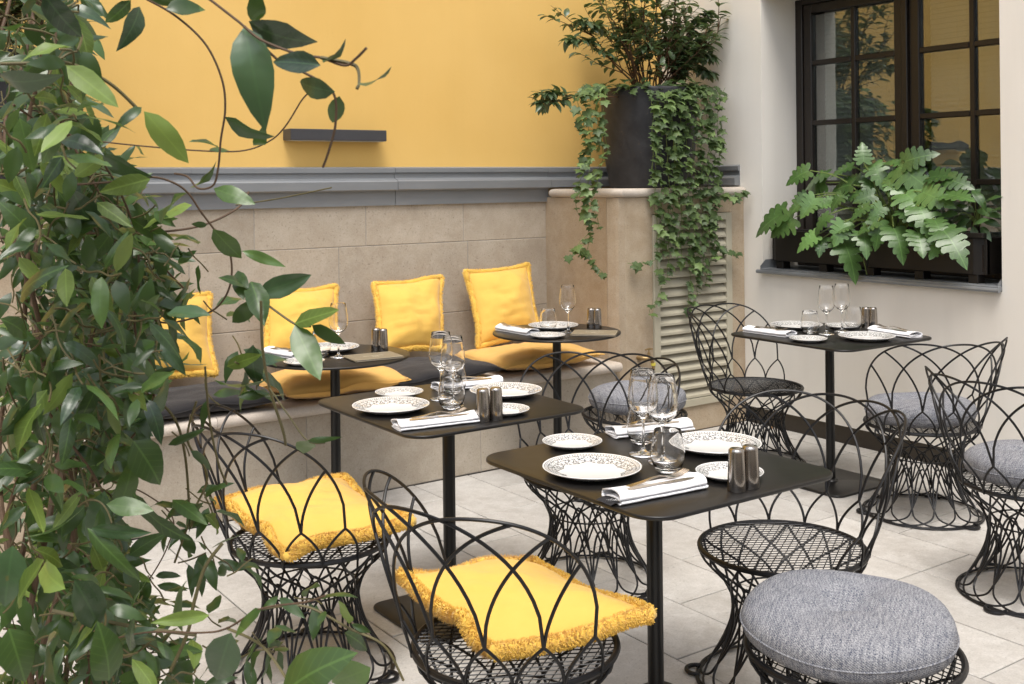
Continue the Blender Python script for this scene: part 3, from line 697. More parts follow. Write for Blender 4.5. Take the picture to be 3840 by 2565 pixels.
# ================================================================== CUSHIONS
def round_cushion(lab, x, y, z, r, h, rz, sx=1.0, tilt=(0, 0)):
    t = thing('round_cushion', lab, 'cushion', (x, y, z), rz, 'round grey woven seat cushions')
    t.rotation_euler = (tilt[0], tilt[1], rz)
    rs = random.Random(int(x*1000)); n = 72; rows = []
    ph = [rs.uniform(0, 6.28) for _ in range(4)]
    def P(a, u):     # u 0..1 from top centre over the edge to bottom centre
        ang = PI*u; rr = r * (math.sin(ang)**.42 if 0 < u < 1 else 0)
        zz = h/2 + h/2*(1 if ang < PI/2 else -1)*abs(math.cos(ang))**.75
        rr *= 1 + .018*math.sin(2*a+ph[0]) + .012*math.sin(5*a+ph[1])
        tt = rr/r
        if u < .5: zz -= h*.42*math.exp(-(tt/.16)**2); zz -= h*.05*math.sin(4*a+ph[2])*math.exp(-((tt-.45)/.25)**2) ; zz += h*.05*math.sin(3*a+ph[3])*(tt**2)
        return Vector((rr*math.cos(a)*sx, rr*math.sin(a), max(zz, .0015 if u > .5 else 0)))
    us = [0.0, .02, .05, .09, .13, .17, .22, .27, .32, .37, .42, .46, .49, .51, .54, .6, .66, .75, .85, 1.0]
    m = MB(); vs = [P(2*PI*k/n, u) for u in us for k in range(n)]
    fs = [(i*n+k, i*n+(k+1) % n, (i+1)*n+(k+1) % n, (i+1)*n+k) for i in range(len(us)-1) for k in range(n)]
    m.add(vs, fs); m.obj('cushion_body', M['wool'], t, angle=180)
    MB().tube([P(2*PI*k/n, .5)*1.004 for k in range(n)], .0024, 5, True).obj('piping', M['wool'], t)
    return t
SZ = SEAT + .005
round_cushion('large round grey woven cushion with a tufted dip, on the stool nearest the viewer', 2.145, 1.68, SZ, .248, .118, .5, tilt=(.02, -.03))
round_cushion('round grey woven cushion on the stool in front of the pier', 3.52, 3.98, SZ, .235, .13, 1.3, tilt=(.03, .05))
round_cushion('round grey woven cushion on the chair under the window', 4.39, 3.02, SZ, .238, .115, 2.2, tilt=(.02, .03))
round_cushion('round grey woven cushion on the chair cut by the right picture edge', 3.87, 2.195, SZ, .24, .115, .2, tilt=(-.02, .02))

def pillow(name, lab, cat, corners, nrm, thick, mat, group, fringe=None, n=28, pull=.07, wav=.012, seed=1, fold=None, seam=.003, bulge=.5, fr_r=.016):
    """corners: four points in order; built around its own centre"""
    c = [Vector(p) for p in corners]; ctr = sum(c, Vector()) / 4; nrm = Vector(nrm).normalized()
    t = thing(name, lab, cat, ctr, 0, group); rs = random.Random(seed); off = Vector((seed*3.1, seed*1.7, 0))
    W = max((c[1]-c[0]).length, (c[3]-c[0]).length)
    def mid(u, v):
        # inward-curved edges
        uu = u*2-1; vv = v*2-1
        u2 = .5 + .5*uu*(1 - pull*(1-vv*vv)); v2 = .5 + .5*vv*(1 - pull*(1-uu*uu))
        p = (c[0]*(1-u2)+c[1]*u2)*(1-v2) + (c[3]*(1-u2)+c[2]*u2)*v2 - ctr
        e = max(abs(uu), abs(vv))
        q = p*6 + off
        p = p + nrm * (noise.noise(q) * wav * 2 * (.35 + e**3))
        if fold: p = p + nrm * fold(u, v)
        return p
    def surf(u, v, s_):
        uu = u*2-1; vv = v*2-1
        b = max(0, (1-abs(uu)**2.4)*(1-abs(vv)**2.4))**bulge
        p = mid(u, v); q = p*9 + off*2
        wr = noise.noise(q)*.42 + noise.noise(Vector((q.x*2.7, q.y*2.7, q.z*2.7)))*.22 + noise.noise(Vector((q.x*1.2, q.y*1.2, q.z*6)))*.25
        # tension creases running to the corners
        cr = math.sin((abs(uu)-abs(vv))*9 + seed)*.05*(abs(uu*vv))
        return p + nrm*(s_*thick/2*b*(1 + wr*.35 + cr))
    m = MB(); m.grid(lambda u, v: surf(u, v, 1), n, n); m.grid(lambda u, v: surf(v, u, -1), n, n)
    me = m.mesh('pillow_cover', mat, angle=180)
    link('pillow_cover', me, t)
    ed = []
    for k in range(n*2): ed.append(mid(k/(n*2), 0))
    for k in range(n*2): ed.append(mid(1, k/(n*2)))
    for k in range(n*2): ed.append(mid(1-k/(n*2), 1))
    for k in range(n*2): ed.append(mid(0, 1-k/(n*2)))
    if fringe:
        m = MB(); N = len(ed)
        m.tube([p + Vector((rs.uniform(-1, 1), rs.uniform(-1, 1), rs.uniform(-1, 1)))*.0012 for p in ed], [fr_r*(.80+.22*rs.random()) for _ in ed], 10, True)
        f = MB(); cen = Vector((0, 0, 0))
        for i in range(N):
            a, b = ed[i], ed[(i+1) % N]; T = (b-a).normalized(); o1 = T.orthogonal().normalized(); o2 = T.cross(o1)
            for _ in range(fringe):
                p = a.lerp(b, rs.random()); an = rs.uniform(0, 2*PI); d = (o1*math.cos(an)+o2*math.sin(an))
                d2 = (d + Vector((rs.uniform(-.5, .5), rs.uniform(-.5, .5), rs.uniform(-.5, .3)))).normalized(); wv = T*.0011 + d.cross(T)*.0006
                q = p + d*fr_r*.75; tip = q + d2*rs.uniform(.005, .011)
                f.add([q-wv, q+wv, tip + wv*.6, tip - wv*.6], [(0, 1, 2, 3)])
        m.obj('fringe', M['fringe'], t, angle=180)
        fo = f.obj('fringe_threads', M['fringe'], t); fo['kind'] = 'stuff'
    else:
        MB().tube([p*1.008 for p in ed], [seam*(.8+.5*rs.random()) for _ in ed], 5, True).obj('seam', mat, t)
    return t
def bench_pillow(lab, F4, Ytop, Ybot, **k):     # F4: photo points TL, TR, BR, BL
    P = [atY(F4[0][0], F4[0][1], Ytop), atY(F4[1][0], F4[1][1], Ytop), atY(F4[2][0], F4[2][1], Ybot), atY(F4[3][0], F4[3][1], Ybot)]
    nr = (P[1]-P[0]).cross(P[3]-P[0]); nr = nr if nr.y < 0 else -nr
    return pillow('fringed_pillow', lab, 'pillow', P, nr, .19, M['yel_fab'], 'yellow fringed back pillows', fringe=26, fr_r=.0185, pull=.09, bulge=.66, **k)
V = 3840/2347
v4 = lambda *p: [(a*V, b*V) for a, b in p]
bench_pillow('yellow fringed pillow standing on the bench, rightmost and nearest the pier', v4((1066, 622), (1209, 606), (1238, 768), (1098, 795)), 5.40, 5.22, seed=3)
bench_pillow('yellow fringed pillow standing behind the black seat cushion, second from the pier', v4((856, 650), (1012, 634), (1014, 800), (868, 812)), 5.40, 5.2, seed=4)
bench_pillow('yellow fringed pillow standing behind the left round table and its wine glass', v4((602, 668), (770, 656), (774, 815), (604, 830)), 5.40, 5.2, seed=5)
bench_pillow('yellow fringed pillow half hidden by vine leaves, leftmost of the yellow ones', v4((282, 694), (480, 672), (492, 860), (290, 872)), 5.40, 5.2, seed=6)
pillow('pillow', 'black pillow standing at the left end of the bench behind the vine', 'pillow', [atY(x, y, Y) for x, y, Y in ((200, 1150, 5.36), (398, 1140, 5.36), (392, 1340, 5.2), (205, 1360, 5.2))], (0, -1, .3), .13, M['dark_fab'], None, seed=9)
def seat_pad(lab, x0, x1, y0, y1, mat, seed, lift=.0, h=.10, z=.545, rot=0):
    c = Vector(((x0+x1)/2, (y0+y1)/2, z)); R = Matrix.Rotation(rot, 3, 'Z')
    P = [c + R @ (Vector((x, y, z + dz)) - c) for x, y, dz in ((x0, y0, -.008+lift), (x1, y0, .0), (x1, y1, 0), (x0, y1, 0))]
    return pillow('seat_cushion', lab, 'cushion', P, (0, 0, 1), h, M[mat], 'flat seat cushions along the bench', seed=seed, pull=.05, wav=.008, bulge=.42, seam=.0028)
seat_pad('flat mustard seat cushion on the bench, below the rightmost pillow', 3.30, 3.99, 4.79, 5.28, 'yel_seat', 11, .0, .115, .548)
seat_pad('flat black seat cushion on the bench between the two round tables', 2.66, 3.29, 4.775, 5.26, 'dark_fab', 12, .0, .10, .54)
seat_pad('flat mustard seat cushion on the bench under the left round table', 2.06, 2.72, 4.785, 5.27, 'yel_seat', 13, .0, .125, .553)
seat_pad('flat charcoal seat cushion on the bench behind the vine, leftmost', 1.38, 2.05, 4.77, 5.25, 'dark_fab', 14, .0, .10, .54)

def fold1(u, v):      # front edge lifted in one rounded wave
    e = max(0, 1 - v*6)
    return .024*math.exp(-((u-.68)/.08)**2)*e + .02*math.exp(-((u-.02)/.12)**2)*e + .008*math.sin(u*5+v*3)
def chair_pad(lab, F4, zs, seed, fold, th=.12):
    P = [atz(x, y, z) for (x, y), z in zip(F4, zs)]
    return pillow('fringed_pillow', lab, 'pillow', P, (0, 0, 1), th, M['yel_fab'], 'yellow fringed chair pillows', fringe=60, n=40, pull=.02, wav=.010, seed=seed, fold=fold, fr_r=.019, bulge=.62)
# corners in order: front-left, front-right, back-right, back-left (photo points)
chair_pad('yellow fringed pillow lying in the wire chair nearest the vine, front edge folded up', [(1500, 2190), (1850, 2450), (2440, 2322), (1995, 2108)], (.51, .455, .48, .485), 21, fold1)
chair_pad('yellow fringed pillow lying in the wire chair beside the left square table', [(812, 1885), (1080, 2078), (1540, 1960), (1285, 1802)], (.495, .452, .475, .485), 22,
    lambda u, v: .035*math.exp(-((u-.70)/.09)**2)*max(0, 1-v*5) + .008*math.sin(u*6+v*2))

# ================================================================== TABLEWARE
PLM = {}
def plate(kind, lab, x, y, group):
    R = .135 if kind == 'l' else .09
    k_ = R/.135; zz = TZ + .0006
    t = thing('dinner_plate' if kind == 'l' else 'side_plate', lab, 'plate', (x, y, zz), rnd.uniform(0, 6.28), group)
    pr = [(.001, .0045), (.088, .0045), (.096, .0062), (.108, .0125), (.130, .0195), (.1345, .0205), (.1352, .0195), (.134, .0175), (.118, .0110), (.105, .004), (.092, .0), (.086, .0), (.085, .0018), (.001, .0018)]
    if kind == 'l': pr = [(r, z) for r, z in pr]
    else: pr = [(r*k_, z*.8) for r, z in pr]
    link('plate_body', PLM[kind] if kind in PLM else PLM.setdefault(kind, MB().lathe(pr, 72).mesh('plate_body', M['plate_l' if kind == 'l' else 'plate_s'], angle=60)), t)
    return t
def glassmesh(kind):
    if kind == 'wine':
        outer = [(.001, .0), (.0365, .0), (.0375, .0010), (.0365, .0022), (.020, .0045), (.008, .0085), (.0042, .018), (.0036, .05), (.0036, .083), (.0050, .094), (.010, .101), (.022, .110), (.0335, .124), (.0385, .140), (.0392, .152), (.0375, .175), (.0335, .205), (.0305, .226), (.0300, .2274)]
        inner = [(.0295, .226), (.0325, .205), (.0365, .175), (.0382, .152), (.0375, .140), (.0325, .1252), (.0208, .1115), (.0085, .1045), (.001, .103)]; kr, kz = 1.12, 1.08
    else:
        outer = [(.001, .0), (.020, .0), (.0255, .0015), (.034, .014), (.0392, .028), (.0405, .038), (.0385, .055), (.0345, .076), (.0312, .094), (.0307, .0952)]
        inner = [(.0302, .094), (.0335, .076), (.0375, .055), (.0395, .038), (.0381, .028), (.0328, .0155), (.024, .0085), (.012, .0075), (.001, .0085)]; kr, kz = 1.18, 1.2
    return MB().lathe([(r*kr, z*kz) for r, z in outer + inner], 56).mesh('glass_body', M['glass'], angle=75)
GM = {k: glassmesh(k) for k in ('wine', 'tumbler')}
def glass(kind, lab, x, y, group):
    t = thing('wine_glass' if kind == 'wine' else 'water_tumbler', lab, 'wine glass' if kind == 'wine' else 'tumbler', (x, y, TZ + .0006), rnd.uniform(0, 6), group)
    link('glass_body', GM[kind], t); return t
def mill_mesh():
    return [MB().lathe([(.001, 0), (.0235, 0), (.0242, .0015), (.0232, .035), (.0205, .098), (.0196, .104), (.016, .1075), (.001, .108)], 28).mesh('body', M['mill'], angle=50),
            MB().lathe([(.001, .1077), (.0006, .1079), (.011, .1079), (.0125, .1076), (.0128, .1071)], 20).mesh('cap_ring', M['steel'])]
MM = mill_mesh(); holes = [MB().lathe([(.0013, 0), (.0001, .0004)], 8).mesh('hole', M['tag'])]
def mill(lab, x, y, group, salt=False):
    t = thing('shaker', lab, 'shaker', (x, y, TZ+.0006), rnd.uniform(0, 6), group)
    link('body', MM[0], t); link('cap_ring', MM[1], t)
    for k in range(5 if salt else 3): link('hole', holes[0], t, loc=(.005*math.cos(k*2*PI/5), .005*math.sin(k*2*PI/5), .108))
    return t
# napkin: a cotton strip folded into a flat roll
def napkin_mesh(L, W, seed):
    rs = random.Random(seed)
    path = [(W/2, .0022), (0, .0022), (-W/2+.006, .0022), (-W/2, .0035), (-W/2-.001, .0055), (-W/2+.006, .0068), (0, .0065), (W/2-.012, .0066), (W/2-.004, .0085), (W/2, .013), (W/2-.003, .019), (W/2-.016, .0235), (W/2-.035, .0265), (0, .027), (-W/2+.018, .0245), (-W/2+.004, .019), (-W/2, .0135), (-W/2+.008, .0105), (-W/4, .0118), (0, .0128), (W/4-.004, .0122)]
    P = catmull([(a, b, 0) for a, b in path], 4); th = .0016; m = MB(); NL = 14; n = len(P)
    def ring(k):
        x = lerp(-L/2, L/2, k/NL); o = []; endk = abs(2*k/NL-1)**4
        for i, p in enumerate(P):
            a = P[max(0, i-1)]; b = P[min(n-1, i+1)]; tn = (b-a); nn = Vector((-tn.y, tn.x, 0)).normalized()
            f = 1 + .16*endk*(p.y/.027) - .10*(1-endk)*(p.y/.027)
            jit = .0012*noise.noise(Vector((x*30, p.x*50+seed, p.y*90)))
            xx = x + .010*math.sin(i*.35+seed)*(.5*endk if k in (0, NL) else 0)*.6
            o.append((Vector((xx, p.x, p.y*f + jit + .0008)), nn))
        return o
    rings = [ring(k) for k in range(NL+1)]
    vs = [q + Vector((0, nn.x, nn.y))*th*s_ for r_ in rings for s_ in (1, -1) for q, nn in r_]
    for v_ in vs:
        if v_.z < .0004: v_.z = .0004
    fs = []; st = 2*n
    for k in range(NL):
        for i in range(n-1):
            a = k*st+i; b = (k+1)*st+i; fs.append((a, a+1, b+1, b)); a += n; b += n; fs.append((a, b, b+1, a+1))
        for i in (0, n-1): a = k*st+i; b = (k+1)*st+i; fs.append((a, b, b+n, a+n))
    for k in (0, NL):
        for i in range(n-1): a = k*st+i; fs.append((a, a+n, a+n+1, a+1))
    m.add(vs, fs); return m.mesh('napkin_cloth', M['napkin'], angle=60)
NM = [napkin_mesh(.25, .082, s_) for s_ in (1, 2, 3)]
def fork_mesh():
    m = MB(); t = .0011
    def strip(pts, ws, th=t):
        vs = []
        for (x, y, z), w_ in zip(pts, ws): vs += [(x, y-w_, z-th), (x, y+w_, z-th), (x, y+w_, z+th), (x, y-w_, z+th)]
        n = len(pts); fs = [(0, 1, 2, 3), tuple(reversed([4*(n-1)+k for k in range(4)]))]
        for i in range(n-1):
            for k in range(4): fs.append((4*i+k, 4*(i+1)+k, 4*(i+1)+(k+1) % 4, 4*i+(k+1) % 4))
        m.add(vs, fs)
    strip([(-.095, 0, .002), (-.08, 0, .003), (-.05, 0, .006), (-.02, 0, .011), (.01, 0, .013), (.03, 0, .009)], [.0085, .0082, .0058, .0038, .0032, .0036], .0014)
    strip([(.03, 0, .009), (.038, 0, .0065), (.048, 0, .005), (.056, 0, .005)], [.0036, .010, .0118, .0118])
    for k in range(4):
        y = (k-1.5)*.0066; strip([(.056, y, .005), (.075, y, .007), (.092, y, .0115), (.102, y*.96, .016)], [.0022, .0019, .0016, .0008], .0009)
    return m.mesh('fork_body', M['cutlery'], angle=35)
def knife_mesh():
    m = MB(); prof = [(-.105, .0075, .0025), (-.098, .009, .003), (-.05, .0078, .0034), (-.012, .0052, .003), (-.004, .0056, .0034), (.002, .005, .0022), (.012, .0078, .001), (.06, .0098, .0009), (.095, .0082, .0008), (.112, .0025, .0007)]
    vs = []
    for x, w_, th in prof: vs += [(x, -w_, 0), (x, 0, th), (x, w_, 0), (x, 0, -th*.4)]
    n = len(prof); fs = [(0, 1, 2, 3), tuple(4*(n-1)+k for k in (3, 2, 1, 0))]
    for i in range(n-1):
        for k in range(4): fs.append((4*i+k, 4*(i+1)+k, 4*(i+1)+(k+1) % 4, 4*i+(k+1) % 4))
    m.add(vs, fs); return m.mesh('knife_body', M['cutlery'], angle=35)
FM, KM = fork_mesh(), knife_mesh()
def text_mesh(txt, size, mat):
    cu = bpy.data.curves.new('print', 'FONT'); cu.body = txt; cu.size = size; cu.align_x = 'CENTER'; cu.align_y = 'CENTER'
    o = bpy.data.objects.new('print', cu); COL.objects.link(o); dg = bpy.context.evaluated_depsgraph_get()
    me = bpy.data.meshes.new_from_object(o.evaluated_get(dg)); bpy.data.objects.remove(o); bpy.data.curves.remove(cu)
    me.materials.clear(); me.materials.append(mat); return me
def place_setting_napkin(labn, labf, labk, p0, p1, k, flip=False, tagged=False, cut=1):
    a = Vector((p0.x, p0.y)); b = Vector((p1.x, p1.y)); c = (a+b)/2; ang = math.atan2(b.y-a.y, b.x-a.x) + (PI if flip else 0)
    t = thing('napkin', labn, 'napkin', (c.x, c.y, TZ+.0004), ang, 'folded white napkins')
    s_ = min(1.1, max(.85, (b-a).length/.25))
    nk = link('napkin_cloth', NM[k % 3], t); nk.scale = (s_, 1, 1)
    R = Matrix.Rotation(ang, 3, 'Z')
    f = thing('fork', labf, 'fork', Vector((c.x, c.y, TZ+.027)) + R @ Vector((.012*cut, .008, 0)), ang + .05 + (0 if cut > 0 else PI), 'table forks'); link('fork_body', FM, f)
    n_ = thing('knife', labk, 'knife', Vector((c.x, c.y, TZ+.0285)) + R @ Vector((.008*cut, -.014, 0)), ang - .02 + (0 if cut > 0 else PI), 'table knives'); link('knife_body', KM, n_)
    f.rotation_euler = (.0, 0, f.rotation_euler.z)
    if tagged:
        w_, h_ = .062, .034
        tg = MB(); tg.grid(lambda u, v: Vector((-.118*s_ - v*h_, (u-.5)*w_, .0095 - .006*v*v)), 4, 4); lab = tg.obj('label_tag', M['tag'], t)
        lab.location = (0, -.004, 0)
        for txt, sz, off in (('DAMANTIN', .0115, .017), ('HOTEL SPA PARIS', .0062, .0265), ('LE', .0062, .0075)):
            v = off/h_; tm = link('tag_print', text_mesh(txt, sz, M['print_white']), lab, loc=(-.118*s_-off, 0, .0095 - .006*v*v + .0007), rot=(0, math.atan2(.012*v, h_)*-1, -PI/2))
    return t
def menu(lab, F4, rzflip=False):
    P = [atz(x, y, TZ) for x, y in F4]; c = sum(P, Vector())/4; u = (P[1]-P[0]); ang = math.atan2(u.y, u.x); wd_ = u.length; hh = (P[3]-P[0]).length
    t = thing('menu_folder', lab, 'menu', (c.x, c.y, TZ+.0005), ang, 'taupe leather menus')
    w2, h2 = .115, .082
    m = MB().box(-w2, w2, -h2, h2, .0, .0028, .001).box(-w2, w2, -h2, h2, .0065, .0093, .001)
    m.tube([(-w2+.001, -h2+.001, .0047), (-w2+.001, h2-.001, .0047)], .0046, 10); m.obj('cover', M['menu'], t, angle=35)
    MB().box(-w2+.004, w2-.004, -h2+.004, h2-.004, .003, .0063).obj('pages', M['paper'], t, smooth=False)
    st = MB()
    for a, b in (((-w2+.006, -h2+.004), (w2-.004, -h2+.004)), ((w2-.004, -h2+.004), (w2-.004, h2-.004)), ((w2-.004, h2-.004), (-w2+.006, h2-.004))):
        a = Vector(a); b = Vector(b); n = int((b-a).length/.006)
        for i in range(n):
            p = a.lerp(b, (i+.2)/n); q = a.lerp(b, (i+.8)/n); st.tube([(p.x, p.y, .0094), (q.x, q.y, .0094)], .0006, 4)
    so_ = st.obj('stitching', M['stitch'], t)
    for txt, sz, yy in (('BAR', .018, .020), ('DAMANTIN', .018, -.004)):
        link('cover_print', text_mesh(txt, sz, M['print_gold']), t, loc=(0, -yy, .0095), rot=(0, 0, PI))
    return t
zt_ = lambda x, y, z=TZ: atz(x, y, z)
TN = {'C': 'nearest square table', 'B': 'middle square table', 'D': 'square table by the white wall', 'A1': 'left round table', 'A2': 'round table by the pier'}
plates = [('l', 'C', 2220, 1757, 'front left before the glasses'), ('s', 'C', 2146, 1656, 'left rear'), ('l', 'C', 2682, 1667, 'right rear behind the shakers'), ('s', 'C', 2736, 1770, 'half hidden by shakers'),
    ('l', 'B', 1466, 1524, 'left front'), ('s', 'B', 1497, 1471, 'left rear'), ('l', 'B', 1897, 1467, 'right rear'), ('s', 'B', 1888, 1536, 'behind the shakers'),
    ('l', 'A1', 1240, 1305, 'behind the wine glass'), ('s', 'A1', 1140, 1355, 'front left edge'),
    ('l', 'A2', 2075, 1223, 'behind the tumbler'), ('s', 'A2', 2054, 1257, 'front edge'),
    ('l', 'D', 2987, 1221, 'rear'), ('l', 'D', 3250, 1263, 'right front'), ('s', 'D', 3031, 1270, 'front edge'), ('s', 'D', 3160, 1222, 'far side')]
for k_, tb_, x, y, d in plates:
    p = atz(x, y, TZ+.012); plate(k_, ('large' if k_ == 'l' else 'small') + ' plate with black floral rim on the %s, %s' % (TN[tb_], d), p.x, p.y, 'printed dinner plates' if k_ == 'l' else 'printed side plates')
glasses = [('wine', 'C', 2413, 1704, 'left of the pair'), ('wine', 'C', 2487, 1735, 'right of the pair'), ('tumbler', 'C', 2408, 1662, 'seen through the left wine glass'), ('tumbler', 'C', 2505, 1768, 'beside the napkin with cutlery'),
    ('wine', 'B', 1655, 1497, 'left and farther of the pair'), ('wine', 'B', 1700, 1520, 'right and nearer of the pair'), ('tumbler', 'B', 1703, 1475, 'behind the wine glasses'), ('tumbler', 'B', 1693, 1533, 'nearest, behind the fork'),
    ('wine', 'A1', 1270, 1339, 'beside the menu'), ('tumbler', 'A1', 1203, 1336, 'behind the small plate'),
    ('wine', 'A2', 2130, 1245, 'left of the menu'), ('tumbler', 'A2', 2056, 1239, 'between the two plates'),
    ('wine', 'D', 3100, 1253, 'left of the pair'), ('wine', 'D', 3158, 1243, 'right of the pair'), ('tumbler', 'D', 3038, 1250, 'left of the wine glasses'), ('tumbler', 'D', 3202, 1233, 'beside the shakers')]
for k_, tb_, x, y, d in glasses:
    p = atz(x, y, TZ); glass(k_, ('clear stemmed wine glass' if k_ == 'wine' else 'stemless water tumbler') + ' on the %s, %s' % (TN[tb_], d), p.x, p.y, 'wine glasses' if k_ == 'wine' else 'water tumblers')
for tb_, x, y, d in (('C', 2763, 1840, 'left'), ('C', 2814, 1828, 'right'), ('B', 1811, 1580, 'left'), ('B', 1860, 1574, 'right'), ('A1', 1411, 1316, 'left'), ('A1', 1437, 1319, 'right'), ('A2', 2217, 1231, 'left'), ('A2', 2240, 1232, 'right'), ('D', 3247, 1228, 'left'), ('D', 3274, 1229, 'right')):
    p = atz(x, y, TZ); mill('dark steel shaker, %s one of the pair on the %s' % (d, TN[tb_]), p.x, p.y, 'steel shakers', d == 'right')
naps = [('C', (2275, 1868), (2628, 1800), 'tagged front edge', False, True, 1), ('C', (2275, 1625), (2590, 1590), 'far edge behind the glasses', False, False, -1),
    ('B', (1475, 1598), (1785, 1562), 'front edge by the shakers', False, False, 1), ('B', (1620, 1455), (1880, 1426), 'far edge behind the glasses', False, False, -1),
    ('A1', (1010, 1315), (1125, 1335), 'left edge among the leaves', True, False, -1), ('A2', (1868, 1226), (2012, 1250), 'left edge', True, False, 1),
    ('D', (2785, 1232), (2990, 1258), 'left edge', True, False, -1), ('D', (3260, 1232), (3455, 1262), 'right edge', False, False, -1)]
for i, (tb_, a, b, d, fl_, tg, ct) in enumerate(naps):
    w_ = '%s of the %s' % (d, TN[tb_])
    place_setting_napkin('folded white napkin at the ' + w_, 'steel fork on the napkin at ' + w_, 'steel knife on the napkin at ' + w_, atz(*a, TZ+.012), atz(*b, TZ+.012), i, fl_, tg, ct)
menu('taupe leather menu on the left round table, beside the wine glass', [(1343, 1367), (1500, 1352), (1455, 1320), (1305, 1331)])
menu('taupe leather menu on the round table by the pier', [(2148, 1268), (2276, 1270), (2312, 1238), (2184, 1237)])

# ================================================================== PLANTS
def leaf_mesh(name, mat, w=.36, n=7, droop=.18, fold=.10, wave=.02, tipl=.0, seed=0, wmax=.42):
    """elliptic pointed leaf, unit length along +Y, face up +Z"""
    rs = random.Random(seed); vs = []; fs = []
    for i in range(n+1):
        t = i/n; prof = (math.sin(PI*t**(math.log(.5)/math.log(wmax))))**.80 if 0 < t < 1 else 0
        hw_ = w/2*prof; zc = -droop*t*t + .04*math.sin(t*PI); wob = wave*math.sin(t*9+seed)
        for s_ in (-1, -.5, 0, .5, 1):
            vs.append((s_*hw_, t*(1-abs(s_)*.0), zc + fold*abs(s_)*prof*w*1.3 + wob*s_*prof - .05*(s_*prof)**2))
    for i in range(n):
        for j in range(4): fs.append((i*5+j, i*5+j+1, (i+1)*5+j+1, (i+1)*5+j))
    m = MB(); m.add(vs, fs); me = bpy.data.meshes.new(name); me.from_pydata(vs, [], fs); me.materials.append(mat)
    for p in me.polygons: p.use_smooth = True
    me.update(); return me
def poly_leaf(name, mat, outline, droop=.15, fold=.12):
    """lobed leaf: right-hand outline points (x,y) from base to tip, mirrored; strips from the midrib"""
    n = len(outline); vs = []; fs = []
    ymax = 1.0
    for i_, (x, y) in enumerate(outline):
        ym = i_/(n-1)*.98 + .02; f = lambda x_, y_: (x_, y_, -droop*max(0, y_)**2 + fold*abs(x_) - .25*x_*x_)
        vs += [f(0, ym), f(x*.5, (y+ym)/2*1.0), f(x, y), f(-x*.5, (y+ym)/2), f(-x, y)]
    for i in range(n-1):
        a = 5*i; b = a+5
        fs += [(a, a+1, b+1, b), (a+1, a+2, b+2, b+1), (a+3, a, b, b+3), (a+4, a+3, b+3, b+4)]
    me = bpy.data.meshes.new(name); me.from_pydata(vs, [], fs); me.materials.append(mat)
    for p in me.polygons: p.use_smooth = True
    me.update(); return me
def leaf_matrix(base, d, up, L, roll=0.0, wid=1.0):
    y = Vector(d).normalized(); x = y.cross(Vector(up))
    x = x.normalized() if x.length > 1e-4 else y.orthogonal().normalized()
    z = x.cross(y)
    if roll: q = Matrix.Rotation(roll, 3, y); x = q @ x; z = q @ z
    return Matrix(((x.x*L*wid, y.x*L, z.x*L, base.x), (x.y*L*wid, y.y*L, z.y*L, base.y), (x.z*L*wid, y.z*L, z.z*L, base.z), (0, 0, 0, 1)))
def emit(root, name, leaves, mat_for_stuff, limit=296, stuff='foliage'):
    """leaves: list of (mesh, matrix in world). The largest in view become parts, the others one joined part."""
    inv = Matrix.Translation(-root.location)
    def score(l):
        p = l[1].translation - EYE; d = p.dot(DV); r = p.dot(RV)/d if d > .1 else 9; u = (p.z)/d if d > .1 else 9
        vis = d > .1 and abs(r) < .49 and -.48 < u < .18
        return (l[1].to_3x3().col[1].length / max(d, .3)) * (1 if vis else .02)
    leaves = sorted(leaves, key=score, reverse=True)
    for me, mx in leaves[:limit]: link(name, me, root, mtx=inv @ mx)
    rest = leaves[limit:]
    if rest:
        V_, F_ = [], []; co = {}
        for me, mx in rest:
            if me.name not in co: co[me.name] = ([v.co.copy() for v in me.vertices], [tuple(p.vertices) for p in me.polygons])
            vs, fs = co[me.name]; n = len(V_); q = inv @ mx
            V_.extend([tuple(q @ v) for v in vs]); F_.extend([tuple(i+n for i in f) for f in fs])
        me = bpy.data.meshes.new(stuff); me.from_pydata(V_, [], F_); me.materials.append(mat_for_stuff)
        for p in me.polygons: p.use_smooth = True
        o = link(stuff, me, root); o['kind'] = 'stuff'
def local(root, pts): return [Vector(p) - root.location for p in pts]

# ---- pots
def pot_mesh():
    return MB().lathe([(.001, 0), (.235, 0), (.250, .006), (.285, .20), (.298, .42), (.304, .60), (.304, .612), (.298, .618), (.286, .616), (.282, .600), (.278, .54), (.001, .54)], 72).mesh('pot_body', M['pot'], angle=50)
PM = pot_mesh(); SOIL = MB().lathe([(.001, .57), (.15, .575), (.281, .555)], 32).mesh('soil', M['soil'])
PX, PY = 4.665, 5.135
for lab, x, y in (('tall charcoal planter pot on the pier beside the white wall', PX, PY), ('tall charcoal planter pot at the left behind the climbing vine', .78, 5.14)):
    t = thing('planter_pot', lab, 'pot', (x, y, 1.4905), rnd.uniform(0, 6), 'charcoal planter pots'); link('pot_body', PM, t); link('soil', SOIL, t)

